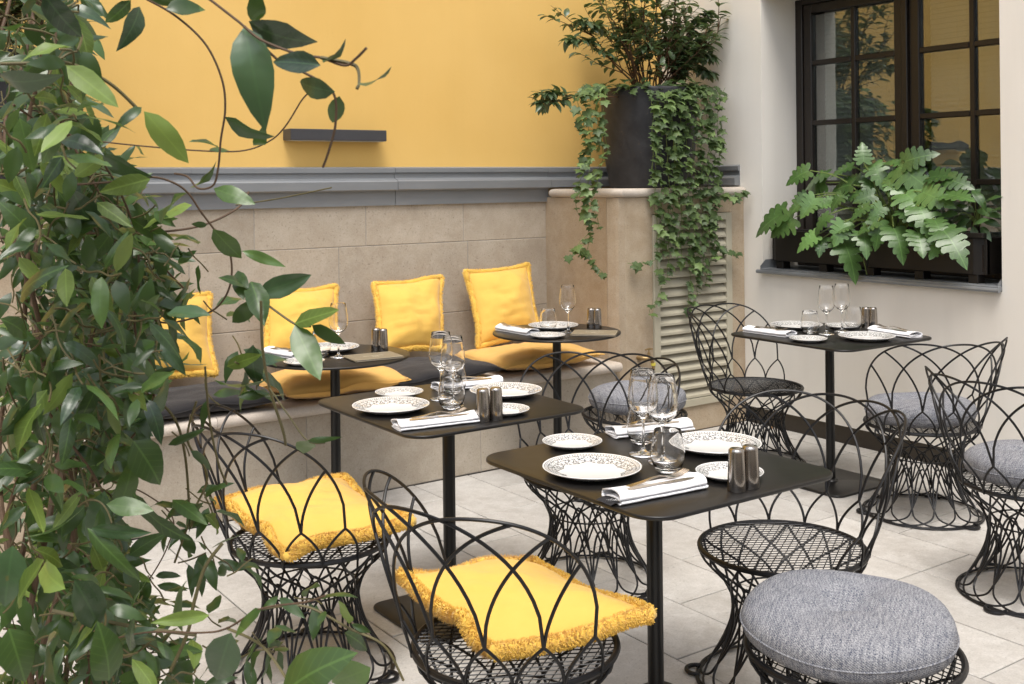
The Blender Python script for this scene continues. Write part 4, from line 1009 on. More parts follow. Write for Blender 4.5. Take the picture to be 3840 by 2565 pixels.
# ---- ivy
ivy_out = [(0.0, .0), (.10, -.10), (.30, -.16), (.40, -.02), (.62, .08), (.42, .25), (.40, .34), (.56, .52), (.30, .52), (.16, .72), (0, 1.0)]
IVM = [poly_leaf('ivy_leaf', M['ivy'], [(x*(.9+.2*k*.5), y) for x, y in ivy_out], .12+.1*k, .14-.1*k) for k in range(3)]
def ivy(lab, root_loc, strands, seed, step=.024, size=(.034, .060), top=None, limit=296):
    rs = random.Random(seed); t = thing('ivy', lab, 'ivy', root_loc, 0, 'trailing ivy plants'); leaves = []; st = MB()
    def leaf(p, outv, sc=1.0):
        down = Vector((rs.uniform(-.7, .7), rs.uniform(-.7, .7), -rs.uniform(.1, .9))) + outv*.75
        up = outv*.9 + Vector((rs.uniform(-.5, .5), rs.uniform(-.5, .5), .8))
        L = rs.uniform(*size)*sc; b = p + outv*rs.uniform(.004, .03) + Vector((rs.uniform(-.018, .018), rs.uniform(-.012, .012), rs.uniform(-.012, .012)))
        leaves.append((rs.choice(IVM), leaf_matrix(b, down, up, L, 0, rs.uniform(.85, 1.1))))
        return b
    for pts, outv, dens in strands:
        P = catmull([Vector(p) for p in pts], 10)
        P = [p + Vector((noise.noise(p*9+Vector((seed, 0, 0))), noise.noise(p*9+Vector((0, seed, 0))), 0))*.018 for p in P]
        st.tube(local(t, P), .0016, 4); acc = 0; Ls = 0; tot = sum((b-a).length for a, b in zip(P[:-1], P[1:]))
        for a, b in zip(P[:-1], P[1:]):
            acc += (b-a).length; Ls += (b-a).length
            while acc > step/dens:
                acc -= step/dens
                q = leaf(a.lerp(b, rs.random()), Vector(outv).normalized(), 1.05 - .35*max(0, Ls/tot-.75)*4*.6)
                if rs.random() < .5: st.tube(local(t, [a, q]), .0009, 3)
    if top:
        for p, o in top(rs): leaf(p, o, 1.0)
    st.obj('stem', M['greenstem'], t); emit(t, 'leaf', leaves, M['ivy'], limit); return t
Z5 = lambda x, y, Y: atY(1900 + x/1.3064, y/1.3064, Y)
fo, lo_ = Vector((-.25, -1, .1)), Vector((-.9, -.6, .1))
ST = []
def strand(pts, outv, dens=1.0): ST.append(([Z5(*p) for p in pts], outv, dens))
# left curtain
strand([(470, 420, 5.0), (400, 450, 4.86), (395, 600, 4.84), (410, 760, 4.83), (395, 900, 4.80), (385, 1010, 4.78), (410, 1120, 4.79), (395, 1230, 4.80), (440, 1300, 4.80), (480, 1350, 4.81)], lo_, 1.25)
strand([(450, 420, 5.0), (440, 470, 4.85), (450, 600, 4.83), (470, 740, 4.83), (440, 880, 4.8), (420, 980, 4.78), (440, 1080, 4.79), (445, 1110, 4.8)], lo_, 1.1)
strand([(420, 425, 5.02), (350, 470, 4.9), (370, 600, 4.86), (380, 720, 4.86), (370, 850, 4.84), (340, 960, 4.80), (345, 1040, 4.8)], lo_, 1.0)
strand([(395, 1150, 4.79), (350, 1190, 4.8), (320, 1245, 4.82), (295, 1255, 4.83)], lo_, .9)
strand([(480, 420, 5.0), (480, 480, 4.84), (475, 620, 4.83), (500, 760, 4.82)], lo_, .7)
# right curtain
for k, (xa, xb, xc, ye, dn) in enumerate(((705, 715, 745, 1400, 1.0), (740, 730, 770, 1260, 1.0), (770, 780, 790, 1370, 1.05), (810, 815, 830, 1230, 1.1), (850, 850, 850, 1310, 1.1), (880, 880, 900, 1520, 1.15), (915, 910, 925, 1450, 1.15), (950, 955, 950, 1330, 1.1), (985, 990, 985, 1400, 1.05), (1015, 1020, 1010, 1240, 1.0), (1040, 1040, 1030, 1010, .9), (830, 850, 820, 900, 1.0), (900, 930, 940, 800, 1.1), (960, 980, 1000, 760, 1.0), (790, 770, 760, 640, .9))):
    strand([(lerp(xa, 860, .25), 425, 5.0), (xa, 455, 4.82+.0004*abs(xa-870)), (xb, 620, 4.80), (lerp(xb, xc, .4), 860, 4.785), (lerp(xb, xc, .7) + rnd.uniform(-15, 15), lerp(930, ye, .5), 4.78), (xc + rnd.uniform(-10, 10), ye, 4.785)] if ye > 930 else [(lerp(xa, 860, .25), 425, 5.0), (xa, 455, 4.83), (xb, 600, 4.80), (xc, ye, 4.79)], fo, dn)
strand([(1040, 930, 4.80), (1090, 960, 4.79), (1150, 945, 4.78), (1180, 930, 4.78)], fo, 1.2)
strand([(1010, 1200, 4.78), (1070, 1230, 4.77), (1140, 1235, 4.77)], fo, 1.2)
strand([(1020, 450, 4.9), (1055, 460, 4.9), (1070, 430, 4.9)], fo, .8)
strand([(740, 1270, 4.78), (660, 1295, 4.79), (585, 1290, 4.81)], fo, .7)
strand([(760, 1400, 4.78), (735, 1480, 4.78), (700, 1520, 4.78), (710, 1560, 4.78)], fo, .7)
def top_r(rs):
    for _ in range(150):
        a = rs.uniform(-PI, 0) if rs.random() < .85 else rs.uniform(0, PI)
        if -2.3 < a < -1.75 and rs.random() < .85: continue
        r = rs.uniform(.16, .33); o = Vector((math.cos(a), math.sin(a), .5)); yield Vector((PX + r*math.cos(a), PY + r*math.sin(a), 2.105 + rs.uniform(-.03, .05) - max(0, r-.28)*.6)), o
ivy('long trailing ivy spilling over the pot on the pier and the louvre', (PX, PY, 2.06), ST, 5, .035, (.038, .066), top_r, 298)
# left pot ivy
ST = []; L1 = Vector((.3, -1, .1))
for k in range(12):
    x = 160 + 20*k + rnd.uniform(-8, 8); ye = rnd.uniform(520, 950)
    ST.append(([atY(min(lerp(x, 140, .5), 215), 330, 5.05), atY(min(x, 245+k*2), 390, 4.9+.02*abs(k-4)), atY(x, lerp(390, ye, .5), 4.9), atY(x + rnd.uniform(-12, 12), ye, 4.9)], L1, .75))
def top_l(rs):
    for _ in range(90):
        a = rs.uniform(-PI, .4); r = rs.uniform(.1, .33); yield Vector((.78 + r*math.cos(a), 5.14 + r*math.sin(a), 2.105 + rs.uniform(-.03, .07))), Vector((math.cos(a), math.sin(a), .6))
ivy('trailing ivy in the left pot glimpsed through the climbing vine', (.78, 5.14, 2.06), ST, 6, .034, (.045, .065), top_l, 200)

# ---- camellia shrubs
CAM = [leaf_mesh('camellia_leaf', M['camellia'], .44, 5, .16+.12*k, .16, .02, seed=k) for k in range(3)]
def camellia(lab, loc, zs, seed, spread=.32, height=1.0, nb=22, nl=1.0, extra=None, limit=296):
    rs = random.Random(seed); t = thing('camellia_shrub', lab, 'shrub', loc, 0, 'dark leaved shrubs in pots'); leaves = []; st = MB(); base = Vector(loc)
    def leafy(P, k0=.35):
        n = len(P); acc = 0
        for i in range(1, n):
            if i/n < k0: continue
            T = (P[i]-P[i-1]).normalized()
            for _ in range(3 if rs.random() < .6*nl else 2):
                side = Vector((rs.uniform(-1, 1), rs.uniform(-1, 1), rs.uniform(-.3, .5))); d = T*.45 + side.normalized()*.8 + Vector((0, 0, -.22))
                leaves.append((rs.choice(CAM), leaf_matrix(P[i-1].lerp(P[i], rs.random()), d, Vector((rs.uniform(-.4, .4), rs.uniform(-.4, .4), 1)), rs.uniform(.055, .085), 0, rs.uniform(.9, 1.15))))
    def branch(p, d, L, r, lvl):
        P = [p.copy()]; n = max(4, int(L/.05)); d = d.normalized()
        for i in range(n):
            d = (d + Vector((rs.uniform(-.22, .22), rs.uniform(-.22, .22), rs.uniform(-.16, .22)))).normalized(); P.append(P[-1] + d*L/n)
        st.tube(local(t, P), [r*(1-.6*i/n) for i in range(n+1)], 5)
        if lvl == 0:
            for _ in range(4):
                i = rs.randint(n//3, n-1); branch(P[i], d + Vector((rs.uniform(-1, 1), rs.uniform(-1, 1), rs.uniform(-.2, .6))), L*rs.uniform(.3, .5), r*.5, 1)
            leafy(P, .5)
        else: leafy(P, .2)
    for k in range(nb):
        a = rs.uniform(0, 2*PI); tl = rs.random()**.7
        d = Vector((math.cos(a)*tl*spread*2.1, math.sin(a)*tl*spread*1.3, .75)); branch(base + Vector((math.cos(a)*.05, math.sin(a)*.05, -.04)), d, rs.uniform(.55, 1.0)*height*(.75 + .25*(1-tl)), .007, 0)
    if extra:
        for pts in extra:
            P = catmull(pts, 7); st.tube(local(t, P), [.005*(1-.6*i/len(P)) for i in range(len(P))], 5); leafy(P, .35); leafy(P, .6)
    st.obj('branches', M['twig'], t); emit(t, 'leaf', leaves, M['camellia'], limit); return t
camellia('dark glossy camellia shrub growing in the pot on the pier', (PX, PY, 2.06), 2.06, 31, .36, 1.0, 26, 1.5,
    [[Vector((PX-.1, PY, 2.06)), Z5(330, 470, 5.0), Z5(240, 455, 4.98), Z5(160, 460, 4.97)], [Z5(340, 470, 5.0), Z5(260, 495, 4.98), Z5(150, 505, 4.97)],
     [Vector((PX, PY, 2.1)), Z5(520, 300, 5.1), Z5(400, 210, 5.05), Z5(300, 190, 5.0)], [Vector((PX, PY, 2.1)), Z5(560, 200, 5.1), Z5(440, 130, 5.05), Z5(370, 100, 5.0)],
     [Vector((PX+.05, PY, 2.1)), Z5(850, 300, 5.05), Z5(950, 330, 5.0), Z5(1000, 360, 4.98)], [Vector((PX+.05, PY, 2.1)), Z5(860, 200, 5.05), Z5(940, 120, 5.0), Z5(985, 60, 4.98)], [Vector((PX+.05, PY, 2.1)), Z5(880, 260, 5.05), Z5(960, 270, 5.0), Z5(1000, 285, 4.98)]])
camellia('dark glossy camellia shrub growing in the left pot behind the vine', (.72, 5.14, 2.06), 2.06, 23, .40, .9, 10, 1.0,
    [[Vector((.78, 5.1, 2.08)), atY(230, 215, 5.0), atY(270, 170, 5.0), atY(310, 95, 5.0)]], 120)

# ---- philodendron in the trough
def philo_leaf(k):
    rs = random.Random(k); L_ = [(0, .07), (.09, -.03), (.22, -.10), (.33, -.07), (.35, .02), (.26, .09)]
    for y, x in zip([.16, .36, .55, .71], [.45, .43, .34, .23]):
        x *= rs.uniform(.88, 1.1); y += rs.uniform(-.015, .015); L_ += [(x*.84, y-.05), (x*.97, y), (x, y+.05), (x*.90, y+.088), (x*rs.uniform(.60, .72), y+.082)]
    L_ += [(.13, .87), (.085, .95), (0, 1.05)]
    return poly_leaf('philodendron_leaf', M['philo'], L_, .22 + .12*k, .24 - .08*k)
PHM = [philo_leaf(k) for k in range(4)]
Z6 = lambda x, y, X: atX(2700 + x/1.307, y/1.307, X)
crown = Z6(862, 1120, 5.33)
ph = thing('philodendron', 'large split leaved philodendron filling the planter trough', 'plant', crown)
PL6 = [(705, 800, 698, 685), (900, 795, 1050, 730), (890, 800, 802, 772), (870, 815, 985, 880), (655, 815, 530, 850), (440, 835, 303, 885), (530, 850, 372, 895), (750, 800, 790, 880), (1025, 870, 1180, 838), (1110, 880, 1232, 897), (735, 880, 740, 955), (850, 885, 905, 935), (690, 885, 600, 872), (650, 905, 520, 920), (520, 895, 392, 915), (610, 945, 535, 995), (470, 965, 385, 1065), (320, 1040, 130, 1125), (365, 1065, 212, 1145), (535, 1050, 425, 1125), (760, 955, 645, 985), (735, 1005, 620, 1060), (905, 945, 1015, 1025), (975, 1010, 1045, 1110), (1100, 955, 1245, 955), (775, 1085, 662, 1125), (780, 1080, 785, 1195), (850, 1115, 915, 1215), (970, 1135, 1000, 1245), (1050, 1075, 1095, 1145), (1090, 1125, 1208, 1240), (595, 1170, 692, 1292), (610, 1090, 562, 1205), (480, 1150, 355, 1215), (505, 1165, 483, 1228), (700, 1135, 730, 1205), (1075, 1175, 1035, 1265), (430, 960, 335, 1035), (985, 940, 1095, 972), (840, 865, 812, 908), (560, 985, 470, 1010), (800, 1010, 725, 1075), (910, 1030, 985, 1075), (690, 955, 590, 945), (640, 1100, 560, 1130)]
st = MB(); rs = random.Random(3)
leaves = []
for i, (bx, by, tx, ty) in enumerate(PL6):
    fx = 5.27 if by < 900 else (5.17 if by < 1040 else 5.10)
    fx += rs.uniform(-.05, .03)
    L_k = 1.0 
    if bx < 480: fx = min(fx, 5.10)
    b = Z6(bx, by, fx); tdx = -.09 if ty > by + 20 else (-.03 if ty > by-30 else .02); e = Z6(tx, ty, fx + tdx); d = e - b; L = d.length
    if L < .12: L = .12
    up = Vector((-.75, -.45, .65)) + Vector((rs.uniform(-.3, .3), rs.uniform(-.3, .3), rs.uniform(-.1, .3)))
    leaves.append((PHM[i % 4], leaf_matrix(b, d, up, L*.93, rs.uniform(-.35, .35), rs.uniform(.98, 1.18))))
    c0 = crown + Vector((rs.uniform(-.03, .03), rs.uniform(-.06, .06), -.02)); mdl = c0.lerp(b, .55) + Vector((0, 0, .06 + .25*abs(b.y-c0.y)*.3))
    st.tube(local(ph, catmull([c0, mdl, b], 6)), [.0042]*7 + [.0036]*5 + [.003], 5)
st.tube(local(ph, catmull([Z6(735, 1150, 5.12), Z6(730, 1210, 5.14), Z6(705, 1265, 5.16), Z6(712, 1310, 5.15), Z6(720, 1345, 5.16)], 6)), .0022, 5)
st.obj('petioles', M['greenstem'], ph); emit(ph, 'leaf', leaves, M['philo'])
# ---- peace lily
LLM = [leaf_mesh('lily_leaf', M['lily'], .40, 7, .28+.15*k, .10, .03, seed=k+5) for k in range(2)]
pc = Z6(1265, 1110, 5.33); ly = thing('peace_lily', 'small peace lily at the right end of the planter trough', 'plant', pc)
leaves = []; st = MB()
for (bx, by, tx, ty) in [(1235, 930, 1312, 1000), (1280, 925, 1232, 965), (1205, 1100, 1158, 1165), (1250, 1040, 1195, 1010), (1260, 1030, 1370, 1045), (1245, 1100, 1290, 1070), (1280, 1110, 1315, 1155), (1240, 1110, 1250, 1160), (1200, 1060, 1110, 1080), (1300, 990, 1365, 945), (1220, 1000, 1240, 930), (1170, 1050, 1050, 1045), (1320, 1040, 1370, 1010), (1225, 1075, 1130, 1110), (1290, 1080, 1365, 1095)]:
    X_ = 5.24 + rs.uniform(-.04, .05); b = Z6(bx, by, X_); e = Z6(tx, ty, X_-.03); d = e-b
    leaves.append((rs.choice(LLM), leaf_matrix(b, d, Vector((-.7, -.4, .7)) + Vector((rs.uniform(-.3, .3), rs.uniform(-.3, .3), 0)), max(.10, d.length), 0, 1.0)))
    st.tube(local(ly, catmull([pc, pc.lerp(b, .6) + Vector((0, 0, .03)), b], 5)), .0022, 4)
st.obj('petioles', M['greenstem'], ly); emit(ly, 'leaf', leaves, M['lily'])

# ---- climbing vine in the foreground (photo points in the 2347-wide scale, with their distance)
at = lambda x, y, d: atd(x*V, y*V, d)
VM = [leaf_mesh('vine_leaf', M[('vine', 'vine_dark', 'vine', 'vine_light', 'vine', 'vine_dark', 'vine_light', 'vine', 'vine', 'vine_light', 'vine_dark', 'vine')[k]], (.30, .36, .42, .34, .27, .40, .38, .33, .45, .31, .37, .35)[k], 6,
    (.10, .30, -.08, .22, .42, .05, .16, .34, .2, -.12, .5, .12)[k], (.05, .16, .10, .24, .08, .20, .02, .14, .06, .18, .10, .28)[k], .02 + .012*(k % 4), seed=k, wmax=.38+.03*(k % 4)) for k in range(12)]
vbase = at(210, 1500, 1.75); vbase.z = 0
vn = thing('climbing_vine', 'big leafy climbing vine filling the left side of the picture', 'vine', vbase)
rv = random.Random(42); leaves = []; stems = []
def hero(bx, by, tx, ty, d, wid=1.0, roll=0.0, dd=0.0, petiole=None, m=None):
    b = at(bx, by, d); e = at(tx, ty, d + dd); D_ = e - b; L = D_.length
    up = (EYE - b).normalized()*.8 + Vector((0, 0, -.55 if (d < 1.12 or rv.random() < .35) else .75)); mesh = VM[m if m is not None else (rv.choice((1, 5, 10)) if d < 1.15 else rv.randint(0, 11))]  # near leaves: dark colour and turned face stand for backlighting
    w_ = max(.75, min(1.4, wid)); leaves.append((mesh, leaf_matrix(b, D_, up, L*1.03, roll, w_)))
    if petiole: stems.append(([at(petiole[0], petiole[1], d), b], .0016))
def vstem(pts, d0, d1, r=.0022, leafy=0, size=(.05, .08), jit=.0):
    n = len(pts); P = catmull([at(x, y, lerp(d0, d1, i/(n-1))) for i, (x, y) in enumerate(pts)], 8)
    stems.append((P, r))
    if leafy:
        acc = 0
        for a, b in zip(P[:-1], P[1:]):
            acc += (b-a).length
            if acc > leafy:
                acc = 0; T = (b-a).normalized(); sd = T.cross((EYE-b)).normalized()
                for s_ in (1, -1):
                    if rv.random() < .85:
                        d = sd*s_*.9 + T*.6 + Vector((rv.uniform(-.4, .4), rv.uniform(-.4, .4), -rv.uniform(.0, .7)))
                        leaves.append((rv.choice(VM), leaf_matrix(b + d.normalized()*.006, d, (EYE-b).normalized()*.6 + Vector((rv.uniform(-.5, .5), rv.uniform(-.5, .5), .8)), rv.uniform(*size), rv.uniform(-.5, .5), rv.uniform(.9, 1.15))))
# named runners
vstem([(320, -10), (400, 35), (470, 100), (508, 180), (516, 250), (506, 320), (500, 385), (488, 425), (455, 432), (430, 405), (400, 398)], 1.25, 1.35, .0022)
vstem([(470, -10), (545, 48), (600, 92), (690, 126), (735, 132), (790, 150), (815, 135), (840, 110)], 1.05, 1.0, .0022)
vstem([(735, 132), (800, 145), (820, 158), (823, 190), (818, 203)], 1.02, 1.0, .0018)
vstem([(560, 60), (640, 140), (700, 168), (745, 195), (768, 225), (768, 290), (752, 350), (740, 383)], 1.05, 1.1, .0022)
vstem([(225, 324), (330, 335), (470, 346), (560, 345), (620, 322), (655, 288), (690, 232), (708, 212)], 1.5, 1.3, .0017)
vstem([(0, 146), (110, 145), (165, 147), (250, 190), (312, 246)], 1.2, 1.25, .002)
vstem([(30, 240), (100, 285), (200, 330), (250, 395), (280, 450), (330, 560), (420, 660)], 1.35, 1.6, .0026)
vstem([(150, 425), (280, 415), (350, 406), (400, 420), (432, 444), (460, 485), (490, 525), (525, 575), (530, 640), (510, 690), (470, 720), (380, 740), (320, 715)], 1.4, 1.55, .0024)
vstem([(0, 545), (150, 535), (310, 535), (450, 520), (540, 480), (570, 440)], 1.5, 1.7, .0028)
vstem([(150, 300), (250, 480), (310, 560), (318, 640), (310, 760), (350, 850), (340, 950), (250, 1060)], 1.5, 1.6, .003)
vstem([(520, 640), (600, 690), (675, 742), (712, 748)], 1.5, 1.45, .0017)
vstem([(598, 690), (602, 800), (618, 890), (648, 985), (655, 1020)], 1.45, 1.5, .0020)
vstem([(618, 890), (660, 950), (705, 1010), (745, 1015)], 1.47, 1.45, .0012)
vstem([(470, 840), (480, 960), (500, 1060), (520, 1110)], 1.55, 1.6, .0016)
vstem([(80, 900), (150, 1000), (215, 1090), (255, 1180), (262, 1270), (240, 1320)], 1.4, 1.5, .0030)
vstem([(240, 860), (340, 905), (400, 960), (425, 1050), (435, 1190)], 1.55, 1.65, .0020)
vstem([(235, 1095), (330, 1130), (395, 1185), (385, 1250), (340, 1330), (290, 1380)], 1.6, 1.65, .0018)
vstem([(510, 1245), (470, 1300), (445, 1380), (430, 1450), (390, 1540)], 1.5, 1.45, .0026)
vstem([(200, 1480), (330, 1450), (460, 1450), (520, 1440), (600, 1395), (700, 1380), (745, 1365)], 1.35, 1.2, .0020)
vstem([(520, 1440), (600, 1480), (660, 1560), (690, 1600)], 1.3, 1.2, .0020)
vstem([(600, 1395), (700, 1390), (800, 1440), (880, 1480), (925, 1560)], 1.3, 1.3, .0016)
vstem([(120, 1400), (220, 1420), (330, 1440), (450, 1455)], 1.4, 1.4, .0026)
vstem([(450, 920), (430, 1010), (475, 1090), (440, 1180), (400, 1290)], 1.6, 1.6, .0018)
vstem([(540, 470), (640, 455), (760, 430)], 1.7, 1.6, .0010)
# larger single leaves traced from the photograph: base, tip, distance, width, roll
for h in [(300, 0, 235, 68, 1.2, 1.2, .2), (320, 15, 292, 108, 1.2, 1.2, -.3), (380, 20, 470, 10, 1.25, 1.3, .3), (330, -30, 400, 18, 1.25, 1.3, 0),
    (588, 50, 590, 0, 1.05, 1.5, .2), (570, 48, 700, 128, 1.05, 1.35, .1), (560, 60, 598, 250, 1.05, 1.15, -.2), (735, 150, 625, 140, 1.0, 1.0, 1.0), (738, 137, 800, 140, 1.02, .8, 1.0), (820, 190, 902, 184, 1.0, .9, 1.1), (768, 210, 664, 192, 1.05, 1.0, .5), (778, 220, 762, 282, 1.1, 1.2, .1),
    (515, 268, 622, 316, 1.3, 1.0, .3), (500, 338, 436, 322, 1.4, .9, .4), (480, 345, 528, 340, 1.4, 1.0, 0), (308, 332, 335, 352, 1.5, 1.2, 0), (590, 333, 600, 325, 1.4, 1, 0),
    (152, 150, 265, 250, 1.2, 1.25, .2), (150, 145, 85, 140, 1.2, 1.2, .9), (325, 246, 268, 285, 1.25, .9, 1.0), (330, 255, 435, 375, 1.3, .9, .6), (0, 175, 95, 215, 1.1, 1.3, .2), (100, -15, 182, 98, 1.1, 1.2, 0), (70, 20, 118, 70, 1.15, 1.3, .8), (0, 60, 70, 75, 1.1, 1.2, .6), (45, 270, 75, 390, 1.25, 1.0, .2), (15, 310, 118, 318, 1.3, .9, 1.0),
    (215, 262, 200, 345, 1.4, 1.6, .2), (232, 350, 345, 408, 1.4, 1.2, .4), (160, 405, 90, 350, 1.4, 1.0, .6), (168, 405, 250, 352, 1.4, 1.0, .7), (345, 410, 230, 440, 1.4, 1.3, .6), (165, 430, 220, 560, 1.4, 1.2, .1), (190, 455, 285, 525, 1.5, .9, -.3),
    (435, 430, 503, 386, 1.4, 1.05, .8), (428, 442, 360, 505, 1.4, 1.0, .6), (440, 470, 322, 505, 1.45, 1.2, .4), (490, 432, 585, 472, 1.4, .9, .3), (475, 515, 438, 515, 1.45, 1.6, .2), (488, 525, 552, 585, 1.45, 1.2, .1), (455, 560, 410, 530, 1.5, 1.2, .7), (555, 575, 642, 605, 1.5, .5, .6), (300, 425, 348, 395, 1.45, .9, .4), (300, 500, 390, 560, 1.5, 1.0, .2),
    (590, 672, 712, 632, 1.5, 1.0, .9), (580, 675, 530, 620, 1.5, 1.2, .3), (575, 645, 605, 735, 1.5, 1.2, .0), (545, 620, 560, 688, 1.5, 1.1, .3), (585, 690, 530, 750, 1.5, 1.3, .3), (675, 742, 782, 718, 1.45, 1.2, .2), (675, 745, 732, 872, 1.45, 1.0, .1), (715, 745, 788, 792, 1.45, .8, .9),
    (0, 730, 85, 770, 1.3, 1.2, .5), (45, 690, 85, 600, 1.3, 1.3, .4), (150, 615, 160, 705, 1.35, 1.3, .3), (270, 730, 215, 660, 1.45, 1.3, .2), (350, 740, 300, 650, 1.5, 1.0, .3), (310, 690, 380, 700, 1.5, 1.3, .3), (400, 690, 450, 640, 1.6, .9, .3), (450, 660, 400, 745, 1.6, .8, .5), (410, 770, 470, 830, 1.55, .6, 0),
    (300, 975, 405, 932, 1.45, 1.3, .8), (305, 1010, 375, 1110, 1.4, 1.4, .2), (0, 1000, 95, 930, 1.3, 1.3, .6), (95, 925, 20, 1040, 1.3, 1.3, .5), (95, 915, 122, 830, 1.35, 1.4, .7), (360, 822, 470, 845, 1.5, .9, .9), (355, 860, 440, 825, 1.5, 1.0, .8), (350, 890, 290, 800, 1.45, 1.3, .1), (520, 840, 610, 810, 1.5, .8, .9), (490, 870, 600, 905, 1.5, .9, .9), (560, 880, 640, 930, 1.5, .9, .8), (545, 910, 618, 900, 1.5, .8, .5), (580, 790, 575, 890, 1.5, 1.3, .3), (385, 1020, 470, 985, 1.55, .7, .9),
    (240, 1125, 205, 1280, 1.4, 1.1, .5), (305, 1130, 395, 1255, 1.4, .9, .3), (265, 1175, 310, 1085, 1.45, 1.1, .1), (385, 1180, 440, 1150, 1.55, 1.0, .2), (395, 1165, 345, 1140, 1.55, 1.1, .3), (395, 1145, 470, 1195, 1.55, .9, .2), (470, 1180, 515, 1220, 1.55, 1.0, .4), (430, 1210, 385, 1250, 1.55, .8, .2), (705, 1010, 695, 1045, 1.45, 1.3, .6), (705, 1010, 770, 1008, 1.45, .7, .9),
    (430, 1330, 365, 1410, 1.4, 1.25, .3), (600, 1395, 530, 1450, 1.25, 1.3, .5), (600, 1400, 640, 1365, 1.3, 1.0, .5), (640, 1370, 700, 1420, 1.3, .9, .3), (530, 1450, 495, 1560, 1.25, 1.4, .4), (640, 1600, 775, 1490, 1.15, 1.15, .2), (790, 1450, 850, 1490, 1.3, 1.0, .6), (850, 1530, 770, 1555, 1.3, 1.1, .4), (480, 1410, 360, 1425, 1.4, .6, .8), (680, 1450, 625, 1440, 1.3, .9, .3), (745, 1400, 730, 1440, 1.3, 1.1, .2), (800, 1430, 770, 1390, 1.3, 1.0, .3), (805, 1430, 850, 1450, 1.3, .9, .6),
    (60, 1230, 200, 1210, 1.2, .6, .9), (200, 1210, 310, 1330, 1.25, .8, .5), (210, 1210, 330, 1230, 1.25, .5, .9), (40, 1380, 125, 1290, 1.2, 1.3, .4), (150, 1350, 75, 1290, 1.25, 1.2, .8), (30, 1250, 10, 1390, 1.2, 1.4, .3), (170, 1330, 230, 1440, 1.3, 1.2, .3), (250, 1560, 240, 1440, 1.3, 1.3, .4), (130, 1450, 60, 1540, 1.2, 1.3, .3), (20, 1440, 60, 1568, 1.2, 1.3, .2)]:
    hero(h[0], h[1], h[2], h[3], h[4], h[5], h[6], dd=rv.uniform(-.05, .05))
# the mass of the plant: leaves along shoots inside its irregular outline
EDGE = [(0, 165), (90, 175), (160, 150), (250, 150), (330, 190), (420, 260), (500, 320), (580, 370), (650, 380), (720, 360), (800, 345), (880, 310), (960, 280), (1040, 255), (1120, 245), (1200, 245), (1290, 280), (1380, 320), (1450, 390), (1600, 470)]
def edge(y):
    for (a, xa), (b, xb) in zip(EDGE[:-1], EDGE[1:]):
        if y <= b: return lerp(xa, xb, (y-a)/(b-a))
    return EDGE[-1][1]
for k in range(430):
    y = rv.uniform(-60, 1640); e = edge(max(0, min(1599, y))); x = e*(rv.random()**.75)*rv.uniform(.9, 1.04) - 25; d = rv.uniform(1.35, 2.15) if y > 300 else rv.uniform(1.15, 1.8)
    if y < 420 and rv.random() < .35: continue
    n = 4; pts = [(x, y)]; ang = rv.uniform(-.9, 1.6)
    for _ in range(n):
        ang += rv.uniform(-.6, .7); pts.append((pts[-1][0] + 26*math.cos(ang), pts[-1][1] + 30*math.sin(ang)))
    pts = [(min(px, edge(max(0, min(1599, py)))+12), py) for px, py in pts]
    vstem(pts, d, d + rv.uniform(-.1, .1), .0014, .036, (.036, .064))
for k in range(120):
    y = rv.uniform(380, 980); x = rv.uniform(.55, 1.02)*edge(y); d = rv.uniform(1.4, 1.9); ang = rv.uniform(-.8, 1.8); pts = [(x, y)]
    for _ in range(3): ang += rv.uniform(-.6, .6); pts.append((pts[-1][0] + 20*math.cos(ang), pts[-1][1] + 22*math.sin(ang)))
    vstem(pts, d, d + rv.uniform(-.1, .1), .0013, .042, (.034, .06))
for k in range(230):
    y = rv.uniform(120, 1640); x = rv.uniform(-.1, .86)*edge(max(0, min(1599, y))); d = rv.uniform(1.75, 2.35); ang = rv.uniform(-.8, 1.8); pts = [(x, y)]
    for _ in range(3): ang += rv.uniform(-.6, .6); pts.append((pts[-1][0] + 20*math.cos(ang), pts[-1][1] + 22*math.sin(ang)))
    vstem(pts, d, d + rv.uniform(-.1, .1), .0013, .036, (.045, .075))
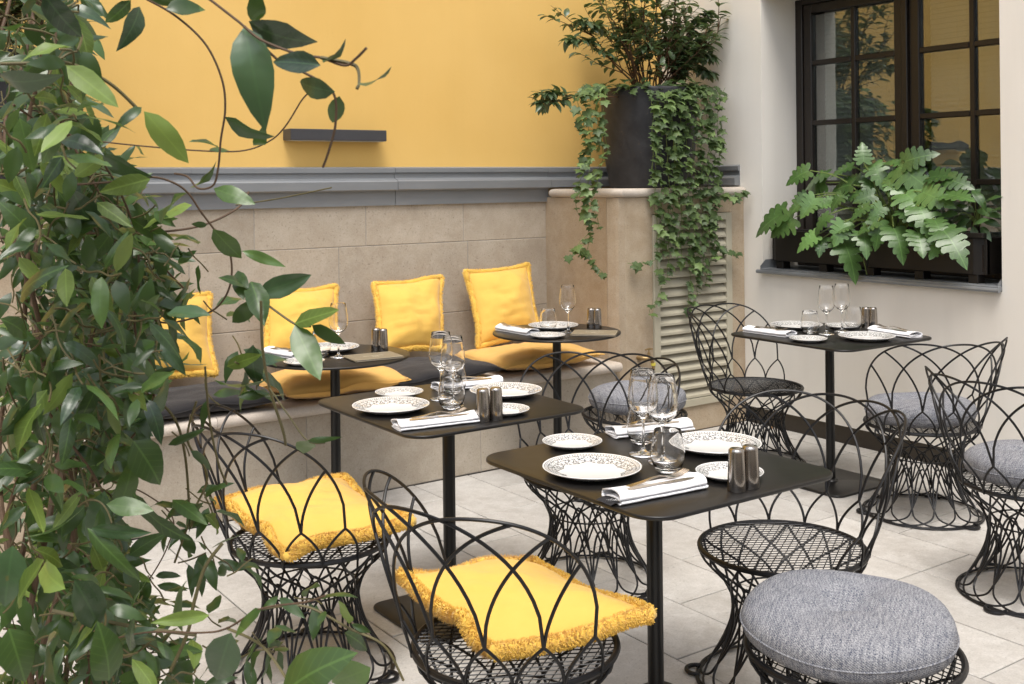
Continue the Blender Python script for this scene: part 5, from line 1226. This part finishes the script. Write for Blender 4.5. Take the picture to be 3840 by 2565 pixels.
# sparse outer shoots
for (x, y) in [(470, 600), (500, 720), (560, 800), (540, 860), (600, 850), (480, 900), (420, 1020), (430, 1150), (480, 1150), (400, 1200), (480, 1260), (520, 1300), (430, 1320), (560, 1350), (470, 1430), (600, 1480), (420, 1490), (500, 1510), (330, 1300), (360, 1350), (620, 1520), (690, 1400), (550, 1540)]:
    pts = [(x + rv.uniform(-40, 0), y - 30)]; ang = rv.uniform(0, 1.4)
    for _ in range(3): ang += rv.uniform(-.5, .5); pts.append((pts[-1][0] + 22*math.cos(ang), pts[-1][1] + 24*math.sin(ang)))
    vstem(pts, rv.uniform(1.45, 1.75), 1.6, .0013, .05, (.034, .06))
# twisting woody trunks
for k in range(9):
    x0 = 40 + 22*k; d0 = rv.uniform(1.55, 1.95); P = []
    for i in range(15):
        y = 1750 - i*135; P.append(at(x0 + 40*math.sin(i*.9+k) + rv.uniform(-14, 14) + (0 if y > 900 else (900-y)*-.06), y, d0 + .07*math.sin(i*1.3+k*2)))
    Q = catmull(P, 6); MB().tube(local(vn, Q), [.0055 - .003*i/len(Q) for i in range(len(Q))], 7).obj('trunk', M['stem'], vn)
ss = MB()
for P, r in stems:
    if r >= .0015 and len(P) > 34: MB().tube(local(vn, P), r*.62, 5).obj('runner', M['stem'], vn)
    else: ss.tube(local(vn, P), r, 4)
so2 = ss.obj('shoots', M['shoot'], vn); so2['kind'] = 'stuff'
emit(vn, 'leaf', leaves, M['vine'], 298)
dl = link('dry_leaf', leaf_mesh('dry_leaf', M['dead'], .4, 6, .3, .3, .05), vn, mtx=Matrix.Translation(-vn.location) @ leaf_matrix(at(225, 1410, 1.4), at(190, 1475, 1.4) - at(225, 1410, 1.4), Vector((-.3, -.8, .5)), .06)); dl['label'] = 'dry brown curled leaf'

# ---- a few fallen leaves by the foot of the white wall
for i, (x, y) in enumerate(((3215, 1640), (3262, 1650), (2890, 1600))):
    p = atz(x, y, .004); f = link('fallen_leaf', leaf_mesh('fallen_leaf_mesh', M['dead'], .5, 5, .2, .2, .05, seed=i), None, mtx=leaf_matrix(p, Vector((math.cos(i*2.1), math.sin(i*2.1), .02)), Vector((0, 0, 1)), .045))
    tag(f, ('dry brown leaf on the paving behind the pole of the wall table', 'dry brown leaf on the paving right of the pole of the wall table', 'dry brown leaf on the paving by the chair before the louvre')[i], 'leaf', 'dry leaves on the paving')
